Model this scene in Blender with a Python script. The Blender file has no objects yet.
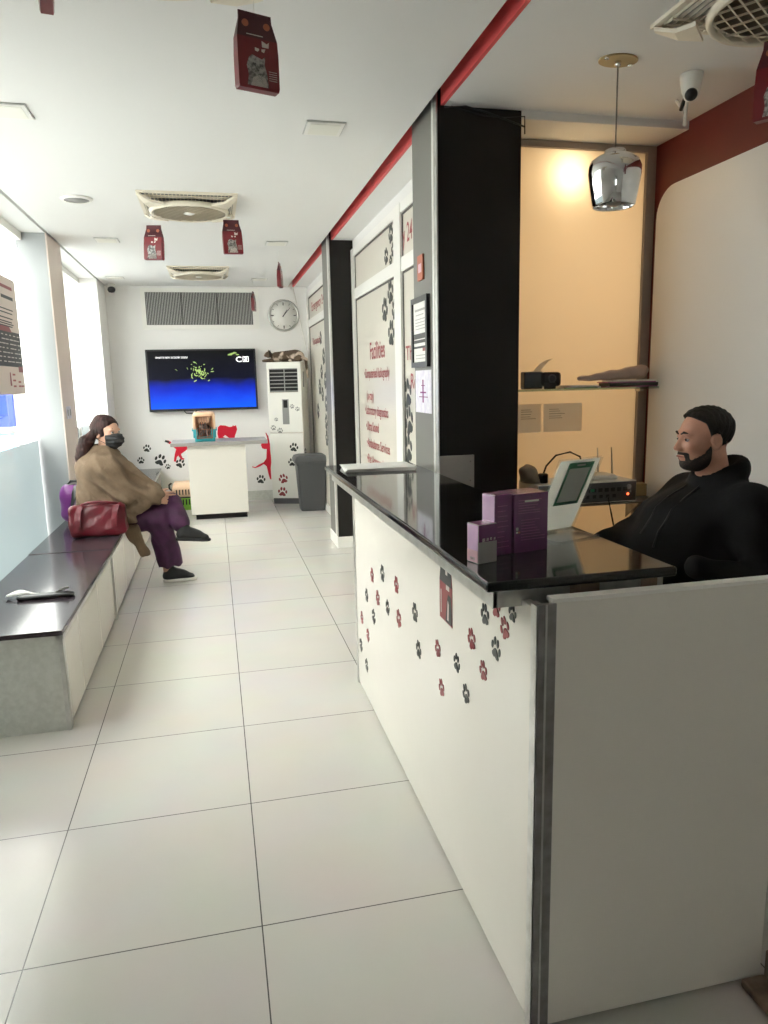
import bpy, bmesh, math, random
import numpy as np
from mathutils import Vector, Matrix
random.seed(7)
PI = math.pi
SC = bpy.context.scene
COL = SC.collection

# ------------------------------------------------------------------ camera
cam_d = bpy.data.cameras.new('camera'); cam = bpy.data.objects.new('camera', cam_d); COL.objects.link(cam)
YAW, PITCH, ROLL = .224999, .178595, -.0214207
fw = Vector((math.sin(YAW)*math.cos(PITCH), math.cos(YAW)*math.cos(PITCH), -math.sin(PITCH)))
rt = Vector((math.cos(YAW), -math.sin(YAW), 0)); up = rt.cross(fw)
r2 = rt*math.cos(ROLL)+up*math.sin(ROLL); u2 = -rt*math.sin(ROLL)+up*math.cos(ROLL)
cam.matrix_world = Matrix(((r2.x, u2.x, -fw.x, 0), (r2.y, u2.y, -fw.y, 0), (r2.z, u2.z, -fw.z, 1.4469), (0, 0, 0, 1)))
cam_d.sensor_fit = 'VERTICAL'; cam_d.sensor_height = 24; cam_d.lens = 724.77/1024*24; cam_d.clip_start = .05; cam_d.clip_end = 200
SC.camera = cam
# ------------------------------------------------------------------ light and exposure
SC.view_settings.view_transform = 'Standard'; SC.view_settings.look = 'None'
SC.view_settings.gamma = 1; SC.view_settings.use_curve_mapping = False
SC.view_settings.exposure = .88
SC.cycles.max_bounces = 14; SC.cycles.diffuse_bounces = 8; SC.cycles.glossy_bounces = 6
SC.cycles.transparent_max_bounces = 16; SC.cycles.sample_clamp_indirect = 6
W = bpy.data.worlds.new('sky'); SC.world = W; W.use_nodes = True
bg = W.node_tree.nodes['Background']; bg.inputs[0].default_value = (1, .965, .925, 1); bg.inputs[1].default_value = 7.5

def lamp(name, typ, loc, energy, color=(1, 1, 1), size=.1, size_y=None, rot=(0, 0, 0), portal=False):
    d = bpy.data.lights.new(name, typ); d.energy = energy; d.color = color
    if typ == 'AREA':
        d.size = size
        if size_y: d.shape = 'RECTANGLE'; d.size_y = size_y
        if portal: d.cycles.is_portal = True
    elif typ != 'SUN': d.shadow_soft_size = size
    o = bpy.data.objects.new(name, d); COL.objects.link(o); o.location = loc; o.rotation_euler = rot
    return o

# ------------------------------------------------------------------ materials
def mat(name, col, rough=.5, metal=0, coat=0, noise=None, spec=.5, bump=None, alpha=None, emit=None):
    m = bpy.data.materials.new(name); m.use_nodes = True
    nt = m.node_tree; b = nt.nodes['Principled BSDF']
    b.inputs['Base Color'].default_value = (*col, 1); b.inputs['Roughness'].default_value = rough
    b.inputs['Metallic'].default_value = metal; b.inputs['Coat Weight'].default_value = coat
    b.inputs['Coat Roughness'].default_value = .08; b.inputs['Specular IOR Level'].default_value = spec
    if emit: b.inputs['Emission Color'].default_value = (*emit[0], 1); b.inputs['Emission Strength'].default_value = emit[1]
    if noise:
        c2, scale = noise[0], noise[1]; lo, hi = (noise[2], noise[3]) if len(noise) > 2 else (.35, .65)
        g = nt.nodes.new('ShaderNodeNewGeometry'); n = nt.nodes.new('ShaderNodeTexNoise'); n.inputs['Scale'].default_value = scale
        n.inputs['Detail'].default_value = 5
        r = nt.nodes.new('ShaderNodeValToRGB'); r.color_ramp.elements[0].position = lo; r.color_ramp.elements[1].position = hi
        r.color_ramp.elements[0].color = (*col, 1); r.color_ramp.elements[1].color = (*c2, 1)
        nt.links.new(g.outputs['Position'], n.inputs['Vector']); nt.links.new(n.outputs['Fac'], r.inputs[0]); nt.links.new(r.outputs[0], b.inputs['Base Color'])
    if bump:
        g = nt.nodes.new('ShaderNodeNewGeometry'); n = nt.nodes.new('ShaderNodeTexNoise'); n.inputs['Scale'].default_value = bump[0]
        n.inputs['Detail'].default_value = 4
        bp = nt.nodes.new('ShaderNodeBump'); bp.inputs['Strength'].default_value = bump[1]; bp.inputs['Distance'].default_value = bump[2]
        nt.links.new(g.outputs['Position'], n.inputs['Vector']); nt.links.new(n.outputs['Fac'], bp.inputs['Height']); nt.links.new(bp.outputs[0], b.inputs['Normal'])
    return m

def mat_glass(name, tint=(1, 1, 1), film=0.0, film_col=(.85, .88, .9), gloss=1.0):
    m = bpy.data.materials.new(name); m.use_nodes = True; nt = m.node_tree; nt.nodes.clear(); L = nt.links.new
    out = nt.nodes.new('ShaderNodeOutputMaterial'); tr = nt.nodes.new('ShaderNodeBsdfTransparent'); tr.inputs[0].default_value = (*tint, 1)
    gl = nt.nodes.new('ShaderNodeBsdfGlossy'); gl.inputs['Roughness'].default_value = .03
    fr = nt.nodes.new('ShaderNodeFresnel'); fr.inputs[0].default_value = 1.45
    base = tr.outputs[0]
    if film:
        a = nt.nodes.new('ShaderNodeBsdfTranslucent'); a.inputs[0].default_value = (*film_col, 1)
        d = nt.nodes.new('ShaderNodeBsdfDiffuse'); d.inputs[0].default_value = (*film_col, 1)
        m1 = nt.nodes.new('ShaderNodeMixShader'); m1.inputs[0].default_value = .45; L(a.outputs[0], m1.inputs[1]); L(d.outputs[0], m1.inputs[2])
        m2 = nt.nodes.new('ShaderNodeMixShader'); m2.inputs[0].default_value = film; L(tr.outputs[0], m2.inputs[1]); L(m1.outputs[0], m2.inputs[2])
        base = m2.outputs[0]
    mm = nt.nodes.new('ShaderNodeMath'); mm.operation = 'MULTIPLY'; mm.inputs[1].default_value = gloss; ge = nt.nodes.new('ShaderNodeNewGeometry'); iv = nt.nodes.new('ShaderNodeMath'); iv.operation = 'SUBTRACT'; iv.inputs[0].default_value = 1; L(ge.outputs['Backfacing'], iv.inputs[1])
    mf = nt.nodes.new('ShaderNodeMath'); mf.operation = 'MULTIPLY'; L(fr.outputs[0], mf.inputs[0]); L(iv.outputs[0], mf.inputs[1]); L(mf.outputs[0], mm.inputs[0])
    mx = nt.nodes.new('ShaderNodeMixShader'); L(mm.outputs[0], mx.inputs[0]); L(base, mx.inputs[1]); L(gl.outputs[0], mx.inputs[2]); L(mx.outputs[0], out.inputs[0])
    return m

def mat_tiles():
    m = bpy.data.materials.new('floor_tiles'); m.use_nodes = True; nt = m.node_tree; b = nt.nodes['Principled BSDF']; L = nt.links.new
    g = nt.nodes.new('ShaderNodeNewGeometry'); mp = nt.nodes.new('ShaderNodeMapping')
    mp.inputs['Location'].default_value = (-.0406-.0015+30, -1.770-.0015+30, 0)
    br = nt.nodes.new('ShaderNodeTexBrick'); br.offset = 0; br.squash = 1
    br.inputs['Scale'].default_value = 1; br.inputs['Brick Width'].default_value = .6; br.inputs['Row Height'].default_value = .6
    br.inputs['Mortar Size'].default_value = .0018; br.inputs['Mortar Smooth'].default_value = 0
    br.inputs['Color1'].default_value = (.63, .605, .565, 1); br.inputs['Color2'].default_value = (.66, .635, .59, 1); br.inputs['Mortar'].default_value = (.10, .095, .09, 1)
    n = nt.nodes.new('ShaderNodeTexNoise'); n.inputs['Scale'].default_value = 3; n.inputs['Detail'].default_value = 8
    mx = nt.nodes.new('ShaderNodeMix'); mx.data_type = 'RGBA'; mx.blend_type = 'MULTIPLY'; mx.inputs[0].default_value = .16
    L(g.outputs['Position'], mp.inputs[0]); L(mp.outputs[0], br.inputs[0]); L(g.outputs['Position'], n.inputs['Vector'])
    L(br.outputs['Color'], mx.inputs[6]); L(n.outputs['Color'], mx.inputs[7]); L(mx.outputs[2], b.inputs['Base Color'])
    b.inputs['Roughness'].default_value = .22; b.inputs['Specular IOR Level'].default_value = .5
    return m

def mat_stone(name, base, fleck, rough, scale=260, spec=.5):
    m = bpy.data.materials.new(name); m.use_nodes = True; nt = m.node_tree; b = nt.nodes['Principled BSDF']; L = nt.links.new
    g = nt.nodes.new('ShaderNodeNewGeometry'); v = nt.nodes.new('ShaderNodeTexVoronoi'); v.inputs['Scale'].default_value = scale
    r = nt.nodes.new('ShaderNodeValToRGB'); r.color_ramp.elements[0].position = 0.02; r.color_ramp.elements[1].position = .28
    r.color_ramp.elements[0].color = (*fleck, 1); r.color_ramp.elements[1].color = (*base, 1)
    L(g.outputs['Position'], v.inputs['Vector']); L(v.outputs['Distance'], r.inputs[0]); L(r.outputs[0], b.inputs['Base Color'])
    b.inputs['Roughness'].default_value = rough; b.inputs['Specular IOR Level'].default_value = spec
    return m

def mat_screen():
    m = bpy.data.materials.new('screen_picture'); m.use_nodes = True; nt = m.node_tree; b = nt.nodes['Principled BSDF']; L = nt.links.new
    tc = nt.nodes.new('ShaderNodeTexCoord'); sp = nt.nodes.new('ShaderNodeSeparateXYZ'); r = nt.nodes.new('ShaderNodeValToRGB')
    r.color_ramp.elements[0].position = 0; r.color_ramp.elements[0].color = (.003, .10, 1, 1)
    e = r.color_ramp.elements[1]; e.position = .33; e.color = (.002, .02, .50, 1)
    for p, c in ((.52, (.001, .0015, .012)), (1, (.001, .001, .0015))):
        e = r.color_ramp.elements.new(p); e.color = (*c, 1)
    n = nt.nodes.new('ShaderNodeTexNoise'); n.inputs['Scale'].default_value = 4
    ad = nt.nodes.new('ShaderNodeMath'); ad.operation = 'MULTIPLY_ADD'; ad.inputs[1].default_value = .18
    sb = nt.nodes.new('ShaderNodeMath'); sb.operation = 'SUBTRACT'; sb.inputs[1].default_value = .09
    L(tc.outputs['Generated'], sp.inputs[0]); L(tc.outputs['Generated'], n.inputs['Vector']); L(n.outputs['Fac'], ad.inputs[0]); L(sp.outputs['Z'], ad.inputs[2]); L(ad.outputs[0], sb.inputs[0]); L(sb.outputs[0], r.inputs[0])
    L(r.outputs[0], b.inputs['Emission Color']); b.inputs['Emission Strength'].default_value = .75
    b.inputs['Base Color'].default_value = (.004, .004, .004, 1); b.inputs['Roughness'].default_value = .45; b.inputs['Specular IOR Level'].default_value = .15
    return m

M = {}
M['tiles'] = mat_tiles()
M['ceil'] = mat('ceiling_paint', (.80, .80, .79), .7)
M['wall'] = mat('wall_paint', (.82, .81, .795), .6)
M['beige'] = mat('beige_cladding', (.70, .60, .54), .5)
M['red'] = mat('red_paint', (.16, .015, .012), .45, noise=((.13, .013, .011), 3))
M['redslot'] = mat('red_slot', (.72, .10, .10), .5)
M['panelw'] = mat('white_wall_panel', (.80, .79, .77), .3)
M['black'] = mat('black_laminate', (.008, .0075, .007), .4, noise=((.011, .009, .008), 8), spec=.3)
M['greyc'] = mat('grey_cladding', (.16, .155, .14), .45)
M['alu'] = mat('aluminium', (.62, .62, .60), .32, .9, noise=((.5, .5, .48), 20))
M['alud'] = mat('dark_aluminium', (.30, .30, .29), .38, .8, noise=((.22, .21, .2), 25))
M['upvc'] = mat('white_frame', (.84, .83, .79), .35)
M['film'] = mat('cream_window_film', (.66, .625, .55), .3)
M['gasket'] = mat('dark_gasket', (.10, .09, .085), .6)
M['gloss'] = mat('cream_gloss_panel', (.82, .79, .725), .12, coat=.3, bump=(1.5, .25, .01))
M['granite'] = mat_stone('black_granite', (.008, .008, .008), (.03, .028, .025), .07)
M['bgranite'] = mat_stone('dark_bench_granite', (.035, .026, .032), (.075, .06, .065), .14, 200)
M['white'] = mat('white_paint', (.8, .8, .78), .4)
M['worn'] = mat('worn_grey_board', (.52, .53, .49), .5, noise=((.60, .61, .57), 40))
M['plastic'] = mat('white_plastic', (.8, .79, .74), .35)
M['creamp'] = mat('cream_fan_plastic', (.78, .72, .60), .45)
M['dark'] = mat('dark_void', (.008, .008, .008), .8)
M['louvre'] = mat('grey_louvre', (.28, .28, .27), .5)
M['blackp'] = mat('black_plastic', (.012, .012, .013), .35)
M['greyp'] = mat('dark_grey_plastic', (.085, .088, .092), .45)
M['slat'] = mat('pale_grey_slat', (.48, .48, .46), .5)
M['colw'] = mat('grey_white_column_paint', (.36, .38, .39), .5)
M['eyew'] = mat('eye_white', (.42, .38, .36), .3)
M['brownf'] = mat('brown_grey_frame', (.40, .34, .29), .5)
M['chrome'] = mat('chrome', (.78, .78, .78), .07, 1)
M['decal_r'] = mat('dark_red_vinyl', (.26, .03, .035), .4)
M['decal_k'] = mat('black_vinyl', (.02, .025, .02), .4)
M['decal_red'] = mat('bright_red_vinyl', (.62, .005, .03), .4)
M['letter'] = mat('dark_red_lettering', (.36, .07, .075), .5)
M['letterk'] = mat('dark_lettering', (.04, .04, .04), .5)
M['letterw'] = mat('white_lettering', (.9, .9, .9), .5, emit=((1, 1, 1), .8))
M['bagred'] = mat('red_foil_bag', (.15, .007, .012), .32, noise=((.19, .009, .015), 12))
M['bagdark'] = mat('dark_maroon_foil', (.075, .008, .015), .35)
M['catgrey'] = mat('printed_grey_fur', (.10, .095, .09), .5, noise=((.42, .40, .38), 90, .4, .6))
M['printw'] = mat('printed_white', (.65, .6, .56), .5)
M['orangep'] = mat('printed_orange', (.45, .12, .06), .5)
M['frost'] = None
M['clear'] = mat_glass('clear_glass', (.94, .97, .96))
M['frostfilm'] = mat_glass('frosted_glass_film', (.9, .95, .95), .86, (.36, .41, .425))
M['acryl'] = mat_glass('acrylic', (.985, .99, .985), .06, (.8, .82, .78))
M['shelfglass'] = mat_glass('green_shelf_glass', (.62, .72, .68), .12, (.4, .5, .45))
M['paper'] = mat('paper', (.75, .74, .71), .6)
def mat_paper_thin():
    m = mat('thin_paper', (.9, .89, .85), .6); nt = m.node_tree; b = nt.nodes['Principled BSDF']; o = [n for n in nt.nodes if n.type == 'OUTPUT_MATERIAL'][0]
    t = nt.nodes.new('ShaderNodeBsdfTranslucent'); t.inputs[0].default_value = (.97, .95, .91, 1); x = nt.nodes.new('ShaderNodeMixShader'); x.inputs[0].default_value = .55
    nt.links.new(b.outputs[0], x.inputs[1]); nt.links.new(t.outputs[0], x.inputs[2]); nt.links.new(x.outputs[0], o.inputs[0]); return m
M['thin'] = mat_paper_thin()
M['skin'] = mat('skin', (.58, .30, .21), .45, noise=((.52, .255, .175), 25))
M['skinw'] = mat('fair_skin', (.52, .30, .21), .5)
M['hair'] = mat('black_hair', (.008, .006, .005), .6, bump=(180, .8, .006), spec=.3)
M['hairbr'] = mat('dark_brown_hair', (.018, .010, .009), .6, noise=((.05, .02, .018), 30), bump=(120, .6, .005), spec=.25)
M['beard'] = mat('beard_hair', (.014, .010, .008), .75, noise=((.065, .035, .025), 240, .5, .7), bump=(260, .8, .004))
M['hoodie'] = mat('black_fleece', (.009, .009, .010), .85, bump=(30, .35, .01), spec=.2)
M['shawl'] = mat('brown_wool', (.135, .095, .062), .9, noise=((.19, .135, .09), 9), bump=(60, .5, .01), spec=.2)
M['trouser'] = mat('purple_cotton', (.055, .008, .048), .75, noise=((.032, .005, .028), 14), bump=(25, .4, .012))
M['mask'] = mat('black_mask', (.012, .013, .015), .7, bump=(60, .4, .006))
M['shoe'] = mat('black_shoe', (.010, .010, .011), .7)
M['sole'] = mat('white_sole', (.7, .68, .64), .6)
M['leather'] = mat('dark_red_leather', (.13, .008, .017), .3, noise=((.09, .006, .012), 10), bump=(18, .5, .012))
M['purple'] = mat('purple_nylon', (.14, .012, .16), .4, bump=(30, .4, .01))
M['frost'] = None
M['lilac'] = mat('lilac_print', (.66, .38, .66), .25, noise=((.74, .50, .72), 14), coat=.4)
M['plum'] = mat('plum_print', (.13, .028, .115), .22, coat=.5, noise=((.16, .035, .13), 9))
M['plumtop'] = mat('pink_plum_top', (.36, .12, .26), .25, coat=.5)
M['pinkp'] = mat('pink_print', (.72, .42, .50), .3, coat=.3)
M['silverp'] = mat('grey_print', (.36, .34, .32), .3, coat=.3)
M['green'] = mat('green_print', (.02, .21, .09), .4)
M['tanp'] = mat('tan_plastic', (.80, .55, .36), .45)
M['teal'] = mat('turquoise_plastic', (.04, .42, .48), .4)
M['lime'] = mat('green_plastic', (.20, .46, .03), .45)
M['browng'] = mat('brown_grid', (.30, .10, .04), .5)
M['fur'] = mat('dark_fur', (.055, .05, .055), .9, noise=((.25, .22, .22), 25, .45, .6))
M['calico'] = mat('calico_fur', (.62, .50, .40), .9, noise=((.10, .065, .04), 8, .44, .52))
M['ant'] = mat('antenna', (.5, .48, .42), .4)
M['led'] = mat('red_indicator', (.9, .1, .05), .4, emit=((1, .1, .03), 3))
M['diff'] = mat('lamp_diffuser', (.82, .81, .74), .5)
M['pend'] = mat('ochre_plate', (.42, .32, .16), .5)
M['roomcream'] = mat('cream_room_paint', (.85, .74, .55), .7)
M['rustwood'] = mat('stained_skirting', (.14, .09, .06), .7, noise=((.30, .23, .17), 18))
M['glow'] = mat('leafy_picture', (.01, .02, .01), .5, emit=((.35, .5, .14), .8))
M['sticky'] = mat('lavender_note', (.62, .58, .70), .6, noise=((.75, .73, .78), 30))
M['extwhite'] = mat('outdoor_render', (.80, .80, .79), .8)
M['pave'] = mat('pavement', (.55, .56, .55), .8, noise=((.48, .48, .47), 2))
M['road'] = mat('road', (.30, .31, .31), .9)
M['signblue'] = mat('blue_sign', (.01, .04, .55), .4)
M['cyan'] = mat('pale_cyan_board', (.25, .62, .68), .5)
M['concrete'] = mat('grey_post', (.20, .20, .20), .6)
M['tree'] = mat('foliage', (.06, .09, .03), .8)

def mat_frost_warm():
    m = bpy.data.materials.new('frosted_glass'); m.use_nodes = True; nt = m.node_tree; nt.nodes.clear(); L = nt.links.new
    out = nt.nodes.new('ShaderNodeOutputMaterial'); a = nt.nodes.new('ShaderNodeBsdfTranslucent'); a.inputs[0].default_value = (.93, .90, .83, 1)
    d = nt.nodes.new('ShaderNodeBsdfDiffuse'); d.inputs[0].default_value = (.62, .53, .40, 1)
    m1 = nt.nodes.new('ShaderNodeMixShader'); m1.inputs[0].default_value = .32; L(a.outputs[0], m1.inputs[1]); L(d.outputs[0], m1.inputs[2])
    gl = nt.nodes.new('ShaderNodeBsdfGlossy'); gl.inputs['Roughness'].default_value = .25; fr = nt.nodes.new('ShaderNodeFresnel'); fr.inputs[0].default_value = 1.3
    mx = nt.nodes.new('ShaderNodeMixShader'); L(fr.outputs[0], mx.inputs[0]); L(m1.outputs[0], mx.inputs[1]); L(gl.outputs[0], mx.inputs[2]); L(mx.outputs[0], out.inputs[0])
    return m
M['frost'] = mat_frost_warm()

# ------------------------------------------------------------------ mesh helpers
def wloc(o):
    v = Vector((0, 0, 0))
    while o is not None: v += o.location; o = o.parent
    return v
class MB:
    """collects shapes (world coordinates) with material slots"""
    def __init__(s): s.bm = bmesh.new(); s.mats = []; s.mi = 0
    def m(s, key):
        if key not in s.mats: s.mats.append(key)
        s.mi = s.mats.index(key); return s
    def _new(s, verts):
        fs = {f for v in verts for f in v.link_faces}
        for f in fs: f.material_index = s.mi
        return s
    def box(s, x0, x1, y0, y1, z0, z1, bev=0, mtx=None, seg=2):
        r = bmesh.ops.create_cube(s.bm, size=1); vs = r['verts']
        for v in vs: v.co = Vector(((x0+x1)/2+v.co.x*(x1-x0), (y0+y1)/2+v.co.y*(y1-y0), (z0+z1)/2+v.co.z*(z1-z0)))
        fs = {f for v in vs for f in v.link_faces}
        for f in fs: f.material_index = s.mi
        if bev:
            es = list({e for v in vs for e in v.link_edges})
            r = bmesh.ops.bevel(s.bm, geom=es, offset=bev, segments=seg, affect='EDGES', profile=.5)
            for f in r['faces']: f.material_index = s.mi
            vs = list({v for f in r['faces'] for v in f.verts} | {v for v in vs if v.is_valid})
        if mtx is not None:
            for v in vs: v.co = mtx @ v.co
        return s
    def prism(s, pts, vec):
        """pts: outline (list of Vector) extruded along vec"""
        vec = Vector(vec); a = [s.bm.verts.new(Vector(p)) for p in pts]; b = [s.bm.verts.new(Vector(p)+vec) for p in pts]
        f = s.bm.faces.new(a); f.material_index = s.mi; f2 = s.bm.faces.new(b[::-1]); f2.material_index = s.mi; f.normal_update(); f2.normal_update()
        n = len(a)
        for i in range(n):
            q = s.bm.faces.new((a[i], b[i], b[(i+1) % n], a[(i+1) % n])); q.material_index = s.mi
        if n > 4:
            r = bmesh.ops.triangulate(s.bm, faces=[f, f2])
            for t in r['faces']: t.material_index = s.mi
        return s
    def disc(s, c, u, v, ru, rv, vec, n=20):
        c, u, v = Vector(c), Vector(u), Vector(v)
        return s.prism([c+u*ru*math.cos(2*PI*i/n)+v*rv*math.sin(2*PI*i/n) for i in range(n)], vec)
    def lathe(s, c, prof, n=32, axis=(0, 0, 1)):
        q = Vector((0, 0, 1)).rotation_difference(Vector(axis)); c = Vector(c); rings = []
        for r, z in prof:
            rings.append([s.bm.verts.new(c+q@Vector((max(r, 1e-4)*math.cos(2*PI*i/n), max(r, 1e-4)*math.sin(2*PI*i/n), z))) for i in range(n)])
        for a, b in zip(rings, rings[1:]):
            for i in range(n):
                f = s.bm.faces.new((a[i], a[(i+1) % n], b[(i+1) % n], b[i])); f.material_index = s.mi; f.smooth = True
        for ring in (() if tuple(prof[0]) == tuple(prof[-1]) else (rings[0][::-1], rings[-1])):
            f = s.bm.faces.new(ring); f.material_index = s.mi
        return s
    def tube(s, pts, r, n=8):
        pts = [Vector(p) for p in pts]; rings = []
        for i, p in enumerate(pts):
            t = (pts[min(i+1, len(pts)-1)]-pts[max(i-1, 0)]).normalized()
            a = t.cross(Vector((0, 0, 1)));  a = a if a.length > .05 else t.cross(Vector((1, 0, 0))); a.normalize(); b = t.cross(a)
            rr = r[i] if isinstance(r, (list, tuple)) else r
            rings.append([s.bm.verts.new(p+(a*math.cos(2*PI*k/n)+b*math.sin(2*PI*k/n))*rr) for k in range(n)])
        for a, b in zip(rings, rings[1:]):
            best = min(range(n), key=lambda k: (b[k].co-a[0].co).length)
            for i in range(n):
                f = s.bm.faces.new((a[i], a[(i+1) % n], b[(i+1+best) % n], b[(i+best) % n])); f.material_index = s.mi; f.smooth = True
        for ring in (rings[0], rings[-1][::-1]):
            f = s.bm.faces.new(ring); f.material_index = s.mi
        return s
    def loft(s, rings, smooth=True, cap=True):
        R = [[s.bm.verts.new(Vector(p)) for p in r] for r in rings]; n = len(R[0])
        for a, b in zip(R, R[1:]):
            for i in range(n):
                f = s.bm.faces.new((a[i], a[(i+1) % n], b[(i+1) % n], b[i])); f.material_index = s.mi; f.smooth = smooth
        if cap:
            for ring in (R[0][::-1], R[-1]):
                f = s.bm.faces.new(ring); f.material_index = s.mi
        return s
    def build(s, name, parent=None, mtx=None, smooth=None):
        bmesh.ops.recalc_face_normals(s.bm, faces=s.bm.faces)
        if mtx is not None:
            for v in s.bm.verts: v.co = mtx @ v.co
        off = wloc(parent)
        for v in s.bm.verts: v.co -= off
        me = bpy.data.meshes.new(name); s.bm.to_mesh(me); s.bm.free()
        for k in s.mats: me.materials.append(M[k])
        o = bpy.data.objects.new(name, me); COL.objects.link(o)
        if parent is not None: o.parent = parent
        return o
def tag(o, label=None, cat=None, group=None, kind=None):
    if label: o['label'] = label
    if cat: o['category'] = cat
    if group: o['group'] = group
    if kind: o['kind'] = kind
    return o
def thing(name, loc, label=None, cat=None, group=None, kind=None):
    o = bpy.data.objects.new(name, None); COL.objects.link(o); o.location = loc; o.empty_display_size = .1
    return tag(o, label, cat, group, kind)
def struct(o): o['kind'] = 'structure'; return o
def recenter(o):
    """moves a one-mesh thing's origin to the centre of its base"""
    co = np.array([v.co for v in o.data.vertices]); c = Vector(((co[:, 0].min()+co[:, 0].max())/2, (co[:, 1].min()+co[:, 1].max())/2, co[:, 2].min()))
    o.data.transform(Matrix.Translation(-c)); o.location = c
    return o
def text(name, s, origin, xdir, ydir, mkey, parent, size=None, width=None, height=None, depth=.0008, align='LEFT', bold=0):
    c = bpy.data.curves.new(name, 'FONT'); c.body = s; c.size = 1; c.align_x = align; c.extrude = 0; c.offset = bold
    o = bpy.data.objects.new(name, c); COL.objects.link(o)
    me = bpy.data.meshes.new_from_object(o); bpy.data.objects.remove(o); bpy.data.curves.remove(c)
    co = np.array([v.co for v in me.vertices]); w = co[:, 0].max()-co[:, 0].min(); h = co[:, 1].max()
    sx = width/w if width else size; sy = height/h if height else (size or sx)
    if size is None and width is None: sx = sy
    X, Y = Vector(xdir).normalized(), Vector(ydir).normalized(); Z = X.cross(Y); off = wloc(parent)
    x0 = co[:, 0].min() if align == 'LEFT' else 0
    for v in me.vertices:
        v.co = Vector(origin)+X*(v.co.x-x0)*sx+Y*v.co.y*sy+Z*depth-off
    me.name = name; me.materials.append(M[mkey])
    o = bpy.data.objects.new(name, me); COL.objects.link(o); o.parent = parent
    return o
def paw(mb, c, u, v, size, n, mkey, rot=0, th=.0012):
    """paw print of a pad and four toes on the plane spanned by u, v with outward normal n"""
    u, v = Vector(u), Vector(v); n = Vector(n); c = Vector(c)
    U = u*math.cos(rot)+v*math.sin(rot); V = -u*math.sin(rot)+v*math.cos(rot); mb.m(mkey); s = size
    for (a, b, ra, rb) in ((-.36, .10, .10, .17), (-.14, .36, .11, .18), (.14, .36, .11, .18), (.36, .10, .10, .17)):
        mb.disc(c+U*a*s+V*b*s, U, V, ra*s, rb*s, n*th, 12)
    pts = [(-.30, -.30), (-.34, -.20), (-.22, -.06), (-.10, .06), (0, .09), (.10, .06), (.22, -.06), (.34, -.20), (.30, -.30), (.14, -.34), (0, -.28), (-.14, -.34)]
    mb.prism([c+U*a*s+V*b*s for a, b in pts], n*th)
    return mb

# ------------------------------------------------------------------ implicit-surface helpers (figures and soft things)
def surf_nets(xs, ys, zs, F):
    S = F < 0; nx, ny, nz = F.shape
    cnt = np.zeros((nx-1, ny-1, nz-1)); acc = np.zeros((nx-1, ny-1, nz-1, 3))
    def edge(i0, j0, k0, ax):
        a = F[i0:i0+nx-1, j0:j0+ny-1, k0:k0+nz-1]; d = [0, 0, 0]; d[ax] = 1
        i1, j1, k1 = i0+d[0], j0+d[1], k0+d[2]; b = F[i1:i1+nx-1, j1:j1+ny-1, k1:k1+nz-1]
        m = (a < 0) != (b < 0); t = np.where(m, a/np.where(m, a-b, 1), 0)
        P = []
        for q, (g, o) in enumerate(((xs, i0), (ys, j0), (zs, k0))):
            sh = [1, 1, 1]; sh[q] = -1; base = g[o:o+len(g)-1].reshape(sh)*np.ones_like(t)
            if q == ax: base = base+t*(g[1:]-g[:-1]).reshape(sh)
            P.append(base)
        cnt[:] += m
        for q in range(3): acc[..., q] += np.where(m, P[q], 0)
    for a in (0, 1):
        for b in (0, 1): edge(0, a, b, 0); edge(a, 0, b, 1); edge(a, b, 0, 2)
    act = cnt > 0; idx = -np.ones(cnt.shape, int); idx[act] = np.arange(act.sum()); V = acc[act]/cnt[act][:, None]
    faces = []
    for ax in range(3):
        sl0 = [slice(1, -1)]*3; sl1 = [slice(1, -1)]*3; sl0[ax] = slice(0, -1); sl1[ax] = slice(1, None)
        a = S[tuple(sl0)]; b = S[tuple(sl1)]; I = np.argwhere(a != b); inside_first = a[tuple(I.T)]
        off = np.array([1, 1, 1]); off[ax] = 0; I = I+off
        u, v = (ax+1) % 3, (ax+2) % 3; eu = np.eye(3, dtype=int)[u]; ev = np.eye(3, dtype=int)[v]
        q = np.stack([idx[tuple((I-d).T)] for d in (eu*0, eu, eu+ev, ev)], 1)
        q[~inside_first] = q[~inside_first][:, ::-1]; faces.append(q)
    return V, np.concatenate(faces)
def sdf_obj(name, fn, bounds, res, mkey, parent=None, axes=None):
    if bounds: (x0, x1), (y0, y1), (z0, z1) = bounds
    xs, ys, zs = axes if axes is not None else (np.arange(x0, x1+res, res), np.arange(y0, y1+res, res), np.arange(z0, z1+res, res))
    X, Y, Z = np.meshgrid(xs, ys, zs, indexing='ij'); F = fn(X, Y, Z)
    F[0], F[-1], F[:, 0], F[:, -1], F[:, :, 0], F[:, :, -1] = [np.maximum(q, 1e-3) for q in (F[0], F[-1], F[:, 0], F[:, -1], F[:, :, 0], F[:, :, -1])]
    V, Q = surf_nets(xs, ys, zs, F); V = V-np.array(wloc(parent))
    me = bpy.data.meshes.new(name); me.from_pydata(V.tolist(), [], Q.tolist()); me.update()
    bb = bmesh.new(); bb.from_mesh(me); bmesh.ops.recalc_face_normals(bb, faces=bb.faces); bb.to_mesh(me); bb.free()
    me.polygons.foreach_set('use_smooth', [True]*len(me.polygons)); me.materials.append(M[mkey])
    o = bpy.data.objects.new(name, me); COL.objects.link(o)
    if parent is not None: o.parent = parent
    return o
def ell(P, c, r):
    x, y, z = [(p-q)/s for p, q, s in zip(P, c, r)]; k0 = np.sqrt(x*x+y*y+z*z)
    k1 = np.sqrt((x/r[0])**2+(y/r[1])**2+(z/r[2])**2)+1e-9
    return k0*(k0-1)/k1
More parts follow.
